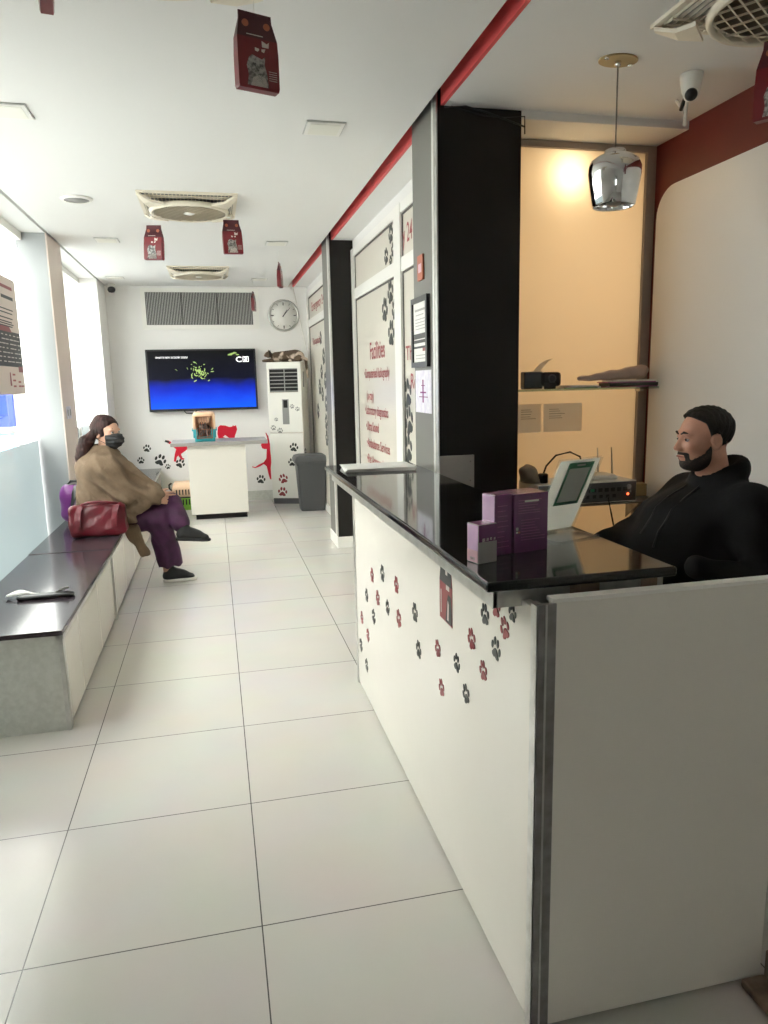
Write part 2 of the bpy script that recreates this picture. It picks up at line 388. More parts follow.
def cone(P, a, b, r1, r2, sq=(1, 1, 1)):
    a, b = np.array(a, float), np.array(b, float); d = b-a; L = max((d**2).sum(), 1e-9)
    q = [p-k for p, k in zip(P, a)]; t = np.clip((q[0]*d[0]+q[1]*d[1]+q[2]*d[2])/L, 0, 1)
    D = np.sqrt(sum(((q[i]-d[i]*t)/sq[i])**2 for i in range(3)))
    return D-(r1+(r2-r1)*t)
def smin(a, b, k):
    h = np.clip(.5+.5*(b-a)/k, 0, 1); return b*(1-h)+a*h-k*h*(1-h)
def smax(a, b, k): return -smin(-a, -b, k)
def boxd(P, c, h, r=.01):
    q = [np.abs(p-k)-hh+r for p, k, hh in zip(P, c, h)]
    return np.sqrt(sum(np.maximum(w, 0)**2 for w in q))+np.minimum(np.maximum(np.maximum(q[0], q[1]), q[2]), 0)-r
def local(P, c, yaw, pitch=0, roll=0):
    """world grid -> head frame (x forward, y left, z up)"""
    x, y, z = P[0]-c[0], P[1]-c[1], P[2]-c[2]
    f = np.array([math.cos(yaw)*math.cos(pitch), math.sin(yaw)*math.cos(pitch), math.sin(pitch)])
    l = np.array([-math.sin(yaw), math.cos(yaw), 0]); u = np.cross(f, l)
    l2 = l*math.cos(roll)+u*math.sin(roll); u2_ = -l*math.sin(roll)+u*math.cos(roll)
    return [x*a[0]+y*a[1]+z*a[2] for a in (f, l2, u2_)]
def head_sdf(p, fem=False):
    d = ell(p, (-.014, 0, .034), (.098, .076, .084))
    d = smin(d, ell(p, (.028, 0, -.02), (.066, .062, .088)), .03)
    d = smin(d, ell(p, (.034, 0, -.078), (.046, .046 if not fem else .038, .034)), .03)
    d = smin(d, cone(p, (-.01, .045, -.055), (.04, .022, -.088), .022, .018), .03)
    d = smin(d, cone(p, (-.01, -.045, -.055), (.04, -.022, -.088), .022, .018), .03)
    for s in (1, -1):
        d = smin(d, ell(p, (.078, s*.026, .026), (.014, .026, .009)), .014)
        d = smin(d, ell(p, (.062, s*.040, -.022), (.026, .020, .016)), .02)
        d = smax(d, -ell(p, (.099, s*.031, .004), (.016, .018, .012)), .012)
    d = smin(d, cone(p, (.086, 0, .012), (.108, 0, -.028), .007, .011), .012)
    for s in (1, -1): d = smin(d, ell(p, (.098, s*.011, -.033), (.012, .009, .008)), .008)
    d = smin(d, ell(p, (.085, 0, -.058), (.012, .024, .006)), .006)
    d = smin(d, ell(p, (.083, 0, -.069), (.012, .021, .006)), .006)
    d = smin(d, ell(p, (.068, 0, -.094), (.018, .020, .015)), .015)
    for s in (1, -1):
        e = ell(p, (-.008, s*.080, -.006), (.021, .010, .032)); e = smax(e, -ell(p, (-.004, s*.090, -.004), (.012, .008, .021)), .004)
        d = smin(d, e, .006)
    return d
def fingers(P, w, d, n, up_, size=1.0, curl=.5):
    """hand: w wrist, d pointing direction, n side direction (towards the thumb), up_ back of hand; five separate fingers"""
    w, d, n, up_ = [np.array(v, float) for v in (w, d, n, up_)]
    d /= np.linalg.norm(d); n = n-d*np.dot(n, d); n /= np.linalg.norm(n); u = np.cross(n, d); u = u if np.dot(u, up_) > 0 else -u
    S = size; pt = lambda a, b, c: tuple(w+(d*a+n*b+u*c)*S)
    D = cone(P, pt(0, 0, 0), pt(.045, .008, 0), .026*S, .032*S, (1, 1, 1))
    D = smin(D, cone(P, pt(.05, .022, 0), pt(.07, .026, 0), .016*S, .013*S), .015)
    D = smin(D, cone(P, pt(.05, -.018, 0), pt(.07, -.024, 0), .016*S, .013*S), .015)
    for b, L in ((.030, .070), (.010, .078), (-.010, .072), (-.029, .056)):
        p0 = pt(.075, b, 0); c = curl
        p1 = pt(.075+L*.5*math.cos(c*.6), b*1.1, -L*.5*math.sin(c*.6)); p2 = pt(.075+L*.5*math.cos(c*.6)+L*.5*math.cos(c*1.6), b*1.1, -L*.5*math.sin(c*.6)-L*.5*math.sin(c*1.6))
        f = np.minimum(cone(P, p0, p1, .0095*S, .0085*S), cone(P, p1, p2, .0085*S, .0070*S)); D = smin(D, f, .004)
    t = np.minimum(cone(P, pt(.02, .024, 0), pt(.055, .052, -.012), .013*S, .010*S), cone(P, pt(.055, .052, -.012), pt(.082, .054, -.022), .010*S, .008*S))
    return smin(D, t, .008)

# ================================================================== THE ROOM
def sbox(name, mkey, *a, bev=0):
    return struct(MB().m(mkey).box(*a, bev=bev).build(name))
XR = 2.22; YB = 9.2; GY = 3.45
sbox('floor', 'tiles', -1.40, 2.4, -2.6, 9.3, -.05, 0)
sbox('ceiling', 'ceil', -1.14, .96, -2.6, YB, 2.6, 2.68)
sbox('ceiling', 'ceil', 1.035, XR+.1, -2.6, 3.2, 2.6, 2.98)
sbox('ceiling', 'ceil', 1.035, 1.5, 3.2, YB, 2.6, 2.98)
sbox('ceiling', 'ceil', .7, 1.3, -2.6, YB, 2.98, 3.02)
sbox('ceiling', 'ceil', .9, .96, -2.6, YB, 2.68, 2.98)
sbox('trim_1', 'redslot', 1.02, 1.035, -2.6, YB, 2.6, 2.9)
sbox('ceiling', 'ceil', -1.5, -1.165, -2.6, YB, 2.6, 2.72)
sbox('trim_2', 'louvre', -1.18, -1.12, -2.6, YB, 2.665, 2.69)
sbox('ceiling', 'ceil', 1.39, XR, 3.2, GY+.12, 2.565, 2.6)          # lowered soffit over the frosted window
sbox('wall_back', 'wall', -1.5, 1.3, YB, YB+.15, -.05, 3.0)
sbox('wall_rear', 'wall', -.10, XR+.1, -2.75, -2.6, -.05, 3.0)
sbox('wall_rear', 'wall', -1.5, -1.20, -2.75, -2.6, -.05, 3.0)
sbox('wall_rear', 'wall', -1.20, -.10, -2.75, -2.6, 2.15, 3.0)
d1 = struct(thing('door_1', (-.65, -2.68, 0)))
struct(MB().m('alu').box(-1.20, -1.14, -2.71, -2.65, 0, 2.15).box(-.16, -.10, -2.71, -2.65, 0, 2.15).box(-1.14, -.16, -2.71, -2.65, 2.09, 2.15).box(-1.14, -.16, -2.71, -2.65, 0, .08).build('door_frame', d1))
struct(MB().m('worn').box(-1.14, -.16, -2.69, -2.66, .01, 1.35).box(-1.14, -.16, -2.69, -2.66, 1.82, 2.09).box(-1.14, -.82, -2.69, -2.66, 1.35, 1.82).box(-.48, -.16, -2.69, -2.66, 1.35, 1.82).build('door_leaf', d1))
struct(MB().m('clear').box(-.82, -.48, -2.678, -2.672, 1.35, 1.82).build('pane', d1))  # unseen pane added to the door, sized to brighten the near counter panel
struct(MB().m('chrome').tube([(-.24, -2.66, 1.1), (-.24, -2.61, 1.1), (-.36, -2.61, 1.1)], .010).build('door_handle', d1))
sbox('floor_entrance', 'pave', -4, 5, -8, -2.6, -.16, -.06)
sbox('wall_right', 'red', XR, XR+.15, -2.6, GY+.1, -.05, 2.6)
sbox('wall_left', 'wall', -1.37, -1.15, 8.6, YB, -.05, 2.6)
sbox('wall_column', 'colw', -1.37, -1.165, 6.17, 6.70, -.05, 2.6)
sbox('trim_3', 'beige', -1.165, -1.155, 6.172, 6.70, 0, 2.6)
sbox('wall_partition', 'wall', 1.2, 1.3, 3.6, YB, 2.52, 2.6)
sbox('baseboard_back', 'worn', -1.15, 1.2, YB-.012, YB, 0, .12)
# rounded white panel on the red wall
pts = []; r = .14; y1, zt = 3.40, 2.345
pts += [(-2.6, 0), (y1, 0)]
for i in range(9):
    a = i/8*PI/2; pts.append((y1-r+r*math.cos(a), zt-r+r*math.sin(a)))
pts += [(-2.6, zt+.02)]
struct(MB().m('panelw').prism([(XR-.02, a, b) for a, b in pts], (.02, 0, 0)).build('trim_4'))
# stained skirting beyond the end of the counter
struct(MB().m('rustwood').box(1.205, 2.2, 1.20, 1.28, 0, .09, bev=.004).box(1.145, 1.21, 1.05, 1.284, 0, .022, bev=.006).build('baseboard_right'))

# pillars
def pillar(x0, x1, y0, y1, trimw, skirt):
    o = struct(MB().m('black').box(x0+.004, x1, y0, y1, 0, 2.98).build('wall_pillar'))
    f = struct(MB().m('greyc').box(x0, x0+.004, y0+trimw, y1, 0, 2.98).build('trim_5', o))
    t = struct(MB().m('alu').box(x0-.002, x0+.004, y0-.002, y0+trimw, 0, 2.98).m('upvc').box(x0-.004, x0-.002, y0+trimw*.55, y0+trimw*.8, 0, 2.98).build('trim_6', o))
    if skirt: struct(MB().m('upvc').box(x0-.006, x1+.006, y0-.006, y1+.006, 0, .10).build('baseboard_pillar', o))
    return o
pillar(1.0, 1.39, 3.205, 3.60, .075, False)
pillar(1.0, 1.40, 6.20, 6.60, .12, True)

# left windows
def left_window(name, y0, y1, mull):
    w = struct(thing(name, (-1.36, (y0+y1)/2, 0)))
    f = MB().m('upvc').box(-1.39, -1.33, y0, y1, 0, .045).box(-1.39, -1.33, y0, y1, 2.545, 2.6)
    for m_ in mull: f.box(-1.385, -1.335, m_-.022, m_+.022, .04, 2.56)
    struct(f.build('window_frame', w))
    edges = [y0]+list(mull)+[y1]
    for a, b in zip(edges, edges[1:]):
        p = struct(MB().m('clear').box(-1.363, -1.357, a+.02, b-.02, 1.05, 2.55).build('pane', w))
        struct(MB().m('frostfilm').box(-1.363, -1.357, a+.02, b-.02, .045, 1.05).build('frosted_pane', w))
left_window('window_1', 2.7, 6.17, (4.3,))
sbox('wall_left', 'wall', -1.5, -1.33, -2.6, 2.7, -.05, 2.6)  # unseen wall stretch, placed to keep window light off the near end
left_window('window_2', 6.70, 8.6, (7.95,))

# glazed partitions on the right, covered with cream film and lettering
def partition(name, y0, y1, mulls):
    w = struct(thing(name, (1.2, (y0+y1)/2, 0)))
    f = MB().m('upvc')
    f.box(1.185, 1.225, y0, y1, 2.46, 2.52).box(1.185, 1.225, y0, y1, 2.115, 2.20).box(1.185, 1.225, y0, y1, 0, .08)
    for a, b in mulls: f.box(1.18, 1.23, a, b, 0, 2.52)
    f.m('gasket')
    ms = sorted([(y0-.03, y0)]+list(mulls)+[(y1, y1+.03)])
    for (a, b), (c, d) in zip(ms, ms[1:]):
        for z0, z1 in ((.08, 2.115), (2.20, 2.46)):
            f.box(1.194, 1.199, b, c, z1-.012, z1).box(1.194, 1.199, c-.012, c, z0, z1).box(1.194, 1.199, b, b+.008, z0, z1)
    struct(f.build('window_frame', w))
    for (a, b), (c, d) in zip(ms, ms[1:]):
        struct(MB().m('film').box(1.200, 1.208, b, c, .08, 2.115).build('pane', w)); struct(MB().m('film').box(1.200, 1.208, b, c, 2.20, 2.46).build('pane', w))
    return w
XD, ZD = (0, -1, 0), (0, 0, 1)
w3 = partition('window_3', 3.60, 6.20, [(3.60, 3.66), (4.56, 4.73), (6.10, 6.20)])
def wl(par, s, y, z, width, height, mkey='letter'): struct(text('lettering', s, (1.1985, y, z), XD, ZD, mkey, par, width=width, height=height, bold=.012))
wl(w3, 'Facilities', 5.60, 1.615, .50, .125)
for s, y, z, wd in (('•Computerised Radiography', 5.83, 1.475, .86), ('(x-ray)', 5.76, 1.305, .25), ('•Laboratory diagnostics', 5.83, 1.19, .80), ('•Ultra Sound', 5.81, 1.063, .46), ('•Ambulance Services', 5.80, .93, .80), ('•Pet Accessories', 5.80, .80, .66)):
    wl(w3, s, y, z, wd, .072)
wl(w3, 'Theatre', 4.52, 1.575, .48, .085); wl(w3, 'Room', 4.41, 1.40, .34, .09); wl(w3, 'y 24', 4.555, 2.275, .225, .11)
mb = MB()
for y, z, s, k in ((4.86, 2.385, .13, .2), (4.81, 2.28, .10, -.2), (5.0, 2.27, .12, .3), (4.88, 2.225, .08, 0), (4.90, 2.02, .17, .2), (5.08, 1.92, .18, -.2), (4.80, 1.90, .14, .3), (4.90, 1.75, .19, -.1)):
    paw(mb, (1.1985, y, z), (0, -1, 0), (0, 0, 1), s, (-1, 0, 0), 'decal_k', k)
for y, z, s in ((4.49, 1.35, .2), (4.46, 1.18, .2), (4.49, 1.0, .2), (4.48, .82, .2), (4.3, .75, .16)):
    paw(mb, (1.1985, y, z), (0, -1, 0), (0, 0, 1), s, (-1, 0, 0), 'decal_k', .3)
struct(mb.build('paw_decal', w3))
w4 = partition('window_4', 6.60, YB, [(6.60, 6.66), (7.55, 7.72), (9.10, 9.2)])
wl(w4, 'Emergency 24', 8.85, 2.28, .98, .10); wl(w4, 'Reception', 8.85, 1.89, .66, .08)
mb = MB()
for y, z, s, k in ((8.02, 1.71, .2, .2), (8.22, 1.55, .18, -.2), (7.95, 1.45, .2, .3), (8.2, 1.30, .18, 0), (7.95, 1.2, .2, .2), (8.0, 1.0, .2, -.2), (8.2, 1.92, .16, .1), (8.0, .82, .2, 0), (8.4, 1.38, .2, 0), (8.6, 1.1, .2, .3)):
    paw(mb, (1.1985, y, z), (0, -1, 0), (0, 0, 1), s, (-1, 0, 0), 'decal_k', k)
struct(mb.build('paw_decal', w4))

# frosted window behind reception with a lit room beyond
w5 = struct(thing('window_5', (1.8, GY, 0)))
struct(MB().m('brownf').box(1.39, XR, GY, GY+.05, 2.535, 2.565).box(2.17, XR, GY, GY+.05, 0, 2.535).build('window_frame', w5))
struct(MB().m('frost').box(1.395, 2.17, GY+.02, GY+.028, 0, 2.535).build('pane', w5))
sbox('wall_room_back', 'roomcream', 1.3, 3.4, 5.2, 5.3, -.05, 2.9)
sbox('wall_room_left', 'roomcream', 1.3, 1.38, 3.62, 5.2, -.05, 2.9)
sbox('wall_room_right', 'roomcream', 3.3, 3.4, 3.55, 5.2, -.05, 2.9)
sbox('wall_room_front', 'roomcream', 2.22, 3.4, 3.56, 3.62, -.05, 2.9)
sbox('ceiling_room', 'roomcream', 1.3, 3.4, 3.57, 5.3, 2.62, 2.7)
sbox('floor_room', 'tiles', 1.3, 3.4, 3.5, 5.3, -.05, 0)
lamp('room_bulb', 'POINT', (1.765, 3.56, 2.42), 2.6, (1, .80, .52), .04)
lamp('room_ceiling_lamp', 'AREA', (2.0, 4.5, 2.58), 19, (1, .81, .56), .5, .5)

# decorations fixed to the back wall
wb = bpy.data.objects['wall_back']
for c, s, k in (((-.822, .699), .10, 'decal_k'), ((-.681, .547), .15, 'decal_k'), ((-.593, .469), .07, 'decal_k'), ((-.449, .499), .12, 'decal_k'), ((-.902, .556), .09, 'decal_k'), ((.521, .251), .12, 'decal_k')):
    mb = MB(); paw(mb, (c[0], YB-.0005, c[1]), (1, 0, 0), (0, 0, 1), s, (0, -1, 0), k, random.uniform(-.6, .6)); struct(mb.build('paw_decal', wb))
cats = {
 'a': [(0.03, .93), (.06, .955), (0.12, 0.95), (0.17, 0.93), (0.204, 0.935), (.215, .952), (.225, .940), (0.25, 0.95), (0.262, 0.90), (0.248, 0.86), (.235, .83), (0.225, 0.797), (.25, .785), (.25, .775), (0.177, 0.78), (.14, .81), (0.113, 0.835), (0.085, 0.81), (.12, .795), (.12, .778), (0.034, 0.778), (0.02, 0.85)],
 'b': [(-.60, .79), (-0.57, 0.795), (-0.529, 0.770), (-0.483, 0.73), (-.35, .74), (-.33, .69), (-0.373, 0.66), (-0.43, 0.62), (-0.415, 0.575), (-.39, .56), (-.40, .55), (-0.434, 0.553), (-0.462, 0.605), (-0.482, 0.584), (-0.495, 0.528), (-0.52, 0.535), (-0.503, 0.624), (-0.482, 0.680), (-.54, .74), (-.60, .775)],
 'c': [(.605, .845), (0.615, 0.842), (0.640, 0.796), (0.655, 0.7), (0.655, 0.615), (.665, .5), (0.650, 0.40), (0.652, 0.25), (.635, .26), (0.62, 0.316), (0.602, 0.42), (0.567, 0.452), (.52, .425), (0.46, 0.406), (0.419, 0.418), (0.42, 0.43), (0.46, 0.42), (.50, .445), (0.568, 0.475), (0.602, 0.521), (0.612, 0.638), (.58, .64), (0.556, 0.651), (0.543, 0.688), (.55, .71), (.543, .745), (0.561, 0.73), (0.591, 0.73), (0.620, 0.722), (.625, .78)]}
for k, p in cats.items():
    struct(MB().m('decal_red').prism([(a, YB-.002, b) for a, b in p], (0, .0019, 0)).build('cat_decal', wb))
struct(MB().m('decal_k').prism([(-.61, YB-.0025, .775), (-.56, YB-.0025, .76), (-.55, YB-.0025, .778), (-.60, YB-.0025, .80)], (0, .001, 0)).build('cat_decal', wb))

# ================================================================== OUTDOORS (seen through the glass)
struct(MB().m('pave').box(-2.25, -1.40, -6, 30, -.16, -.02).build('floor_pavement'))
struct(MB().m('road').box(-30, -2.25, -20, 60, -.9, -.8).m('pave').box(-2.3, -2.25, -6, 30, -.8, -.02).build('floor_road'))
b = thing('building', (-9, 14, -.8), 'pale rendered building across the road outside the left windows', 'building')
MB().m('extwhite').box(-14, -9, -10, 40, -.8, 7).build('facade', b)
for i in range(8):
    for z in (.6, 3.6): MB().m('concrete').box(-9.0, -8.96, -6+i*5.2, -4.2+i*5.2, z, z+1.5).build('window', b)
s = thing('street_sign', (-2.5, 10.0, -.8), 'blue and pale cyan street board on a grey post outside the left window', 'sign')
MB().m('signblue').box(-2.85, -2.42, 9.9, 9.94, .98, 1.42, bev=.01).build('blue_board', s)
MB().m('cyan').box(-2.85, -2.45, 9.92, 9.95, .55, .9, bev=.01).build('cyan_board', s)
MB().m('concrete').box(-2.41, -2.36, 9.88, 9.94, -.8, 2.3).box(-2.9, -2.36, 9.9, 9.93, .9, .95).build('post', s)

# ================================================================== CEILING FITTINGS
M['fanback'] = mat('tan_fan_shadow_plate', (.26, .22, .16), .6)  # dark tan colour stands in for shade between the fan louvres
def cassette(cx, cy, label, zc=2.6, s=.30, grp='square ceiling fans with round louvred grilles'):
    t = thing('ceiling_fan', (cx, cy, zc), label, 'ceiling fan', grp)
    MB().m('creamp').box(cx-s, cx+s, cy-s, cy-s+.022, zc-.012, zc).box(cx-s, cx+s, cy+s-.022, cy+s, zc-.012, zc).box(cx-s, cx-s+.022, cy-s+.022, cy+s-.022, zc-.012, zc).box(cx+s-.022, cx+s, cy-s+.022, cy+s-.022, zc-.012, zc).build('frame', t)
    MB().m('louvre').box(cx-s+.02, cx+s-.02, cy-s+.02, cy+s-.02, zc-.004, zc-.0005).build('back_plate', t)  # grey plane painted as the shaded recess; the ceiling behind is solid
    g = MB().m('creamp')
    for i in range(-12, 13):
        a = i*.0225; g.box(cx+a-.0022, cx+a+.0022, cy-s+.02, cy+s-.02, zc-.016, zc-.005)
    for a in (-.25, -.21, .21, .25): g.box(cx-s+.02, cx+s-.02, cy+a-.003, cy+a+.003, zc-.020, zc-.014)
    g.build('grille', t)
    for sx in (1, -1):
        for sy in (1, -1):
            a = Vector((cx+sx*(s-.01), cy+sy*(s-.01), zc-.012)); b_ = Vector((cx+sx*.19, cy+sy*.19, zc-.052)); m_ = (a+b_)/2+Vector((0, 0, -.012)); d = Vector((sx, -sy, 0)).normalized()
            m1 = MB().m('creamp'); m1.loft([[p+d*w_, p-d*w_, p-d*w_*.9+Vector((0, 0, -.012)), p+d*w_*.9+Vector((0, 0, -.012))] for p, w_ in ((a, .012), (m_, .035), (b_, .075))], smooth=False).build('arm', t)
    R = .245; rz = zc-.055
    MB().m('creamp').lathe((cx, cy, rz), [(R-.014, .012), (R, .018), (R+.006, .004), (R-.002, -.012), (R-.012, -.014), (R-.018, -.004), (R-.014, .012)], 48).build('ring', t)
    l = MB().m('creamp')
    Rr = R-.016; du = Vector((.82, .57, 0)).normalized(); dv = Vector((-du.y, du.x, 0))
    for i in range(-6, 7):
        o_ = i*.036; hl = math.sqrt(max(Rr*Rr-o_*o_, 1e-6)); pr = []
        for k in range(7):
            q = (k/6*2-1)*hl; c = Vector((cx, cy, rz-.006))+dv*(o_+.10*(q*q)*(1 if i < 0 else -1)*abs(o_)*8)+du*q
            pr.append([c+dv*.008+Vector((0, 0, .010)), c-dv*.006+Vector((0, 0, -.006)), c-dv*.009+Vector((0, 0, -.005)), c+dv*.005+Vector((0, 0, .010))])
        l.loft(pr, smooth=False)
    for i in range(-3, 4):
        o_ = i*.06; hl = math.sqrt(Rr*Rr-o_*o_); c = Vector((cx, cy, rz-.002))+du*o_; l.prism([c-dv*hl-du*.002, c+dv*hl-du*.002, c+dv*hl+du*.002, c-dv*hl+du*.002], (0, 0, .006))
    l.m('plastic').lathe((cx, cy, rz), [(.001, -.014), (.022, -.014), (.036, -.008), (.038, .004), (.001, .006)], 24)
    l.build('louvre', t)
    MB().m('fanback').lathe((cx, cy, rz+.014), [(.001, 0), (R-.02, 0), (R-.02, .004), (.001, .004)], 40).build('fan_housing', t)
    return t
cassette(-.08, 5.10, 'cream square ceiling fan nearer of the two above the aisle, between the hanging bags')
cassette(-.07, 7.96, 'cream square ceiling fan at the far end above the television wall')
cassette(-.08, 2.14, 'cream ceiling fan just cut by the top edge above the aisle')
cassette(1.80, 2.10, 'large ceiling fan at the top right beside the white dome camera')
def led(cx, cy, label, s=.09, sy=None):
    sy = sy or s
    t = thing('ceiling_light', (cx, cy, 2.6), label, 'ceiling light', 'flush square ceiling lights')
    MB().m('alu').box(cx-s, cx+s, cy-sy, cy+sy, 2.594, 2.6, bev=.002).m('upvc').box(cx-s+.006, cx+s-.006, cy-sy+.006, cy+sy-.006, 2.592, 2.5945).build('frame', t)
    MB().m('diff').box(cx-s+.022, cx+s-.022, cy-sy+.022, cy+sy-.022, 2.590, 2.5925).build('diffuser', t)
led(.57, 3.56, 'square ceiling light nearest the black pillar'); led(-.77, 3.56, 'square ceiling light at the left edge of the ceiling, nearest the camera')
led(-.75, 6.40, 'small square ceiling light left of the two hanging red bags'); led(.59, 6.39, 'small square ceiling light right of the two hanging red bags')
led(.58, 8.55, 'faint far square ceiling light on the right by the far ceiling fan'); led(-.95, 8.52, 'faint far square ceiling light on the left above the back corner')
t = thing('ceiling_speaker', (-.75, 5.06, 2.6), 'round grey ceiling speaker left of the nearer aisle fan', 'speaker')
MB().m('upvc').lathe((-.75, 5.06, 2.586), [(.075, 0), (.088, 0), (.094, .006), (.094, .014), (.075, .014), (.075, 0)], 40).build('rim', t)
MB().m('louvre').lathe((-.75, 5.06, 2.590), [(.001, 0), (.076, 0), (.076, .01), (.001, .01)], 40).build('grille', t)

# pendant lamp
PX, PY = 1.535, 2.66
t = thing('pendant_lamp', (PX, PY, 2.6), 'chrome bell-shaped pendant lamp hanging in front of the glowing frosted window', 'pendant lamp')
mb = MB().m('pend').disc((PX, PY, 2.594), (1, 0, 0), (0, 1, 0), .075, .055, (0, 0, .006), 32).build('ceiling_plate', t)
for a in (.4, 3.6): MB().m('chrome').lathe((PX+.065*math.cos(a), PY+.048*math.sin(a), 2.586), [(.001, 0), (.008, .002), (.01, .009), (.001, .012)], 12).build('screw', t)
MB().m('chrome').lathe((PX, PY, 2.575), [(.004, 0), (.010, .004), (.012, .02), (.001, .022)], 16).build('cord_grip', t)
MB().m('alud').tube([(PX, PY, 2.58), (PX+.001, PY, 2.29)], .0032).build('cord', t)
MB().m('chrome').lathe((PX, PY, 2.085), [(.076, 0), (.080, .004), (.090, .06), (.099, .115), (.099, .14), (.088, .165), (.062, .182), (.040, .188), (.040, .198), (.036, .204), (.001, .205), (.001, .198), (.034, .196), (.034, .186), (.058, .178), (.084, .162), (.094, .138), (.094, .116), (.085, .06), (.073, .004), (.076, 0)], 48).build('lamp_shade', t)
MB().m('upvc').lathe((PX, PY, 2.10), [(.001, 0), (.02, .004), (.028, .02), (.018, .06), (.018, .09), (.001, .09)], 20).m('louvre').lathe((PX, PY, 2.12), [(.06, 0), (.072, 0), (.072, .004), (.06, .004), (.06, 0)], 24).build('bulb', t)
# security cameras
CX, CY = 1.895, 2.73
t = thing('security_camera', (CX, CY, 2.6), 'white dome security camera on the ceiling right of the pendant lamp', 'security camera')
MB().m('plastic').lathe((CX, CY, 2.525), [(.001, 0), (.026, 0), (.034, .01), (.042, .055), (.044, .075), (.001, .075)], 28, (0, 0, 1)).build('body', t)
ax = Vector((-.45, -.75, -.6)).normalized(); MB().m('plastic').lathe(Vector((CX, CY, 2.535)), [(.001, -.02), (.028, -.02), (.030, .02), (.026, .026), (.001, .026)], 24, ax).m('blackp').lathe(Vector((CX, CY, 2.535))+ax*.0262, [(.001, 0), (.024, 0), (.020, .006), (.001, .008)], 24, ax).build('lens', t)
MB().m('plastic').tube([(CX+.01, CY+.03, 2.55), (CX+.03, CY+.07, 2.51), (CX+.05, CY+.10, 2.45), (CX+.06, CY+.12, 2.46), (CX+.08, CY+.15, 2.50), (CX+.10, CY+.20, 2.55), (CX+.10, CY+.24, 2.595)], .007).m('blackp').tube([(CX+.012, CY+.05, 2.54), (CX+.02, CY+.09, 2.502)], .008).build('cable', t)
t = thing('security_camera', (-1.06, 9.05, 2.6), 'small security camera with black lens in the far left ceiling corner', 'security camera')
MB().m('plastic').lathe((-1.06, 9.05, 2.55), [(.001, .0), (.03, .004), (.045, .04), (.045, .05), (.001, .05)], 20).build('body', t)
MB().m('blackp').lathe((-1.055, 9.03, 2.50), [(.001, 0), (.03, .006), (.044, .03), (.040, .055), (.02, .068), (.001, .07)], 24).build('lens', t)
t = recenter(MB().m('blackp').tube([(1.03, 3.18, 2.585), (1.12, 3.17, 2.59), (1.22, 3.18, 2.575), (1.32, 3.185, 2.55), (1.40, 3.19, 2.53)], .004).tube([(1.06, 3.185, 2.592), (1.2, 3.19, 2.565), (1.3, 3.18, 2.56), (1.39, 3.17, 2.565), (1.40, 3.19, 2.50)], .003).build('cable'))
tag(t, 'thin black wires running across the top of the near black pillar', 'cable')

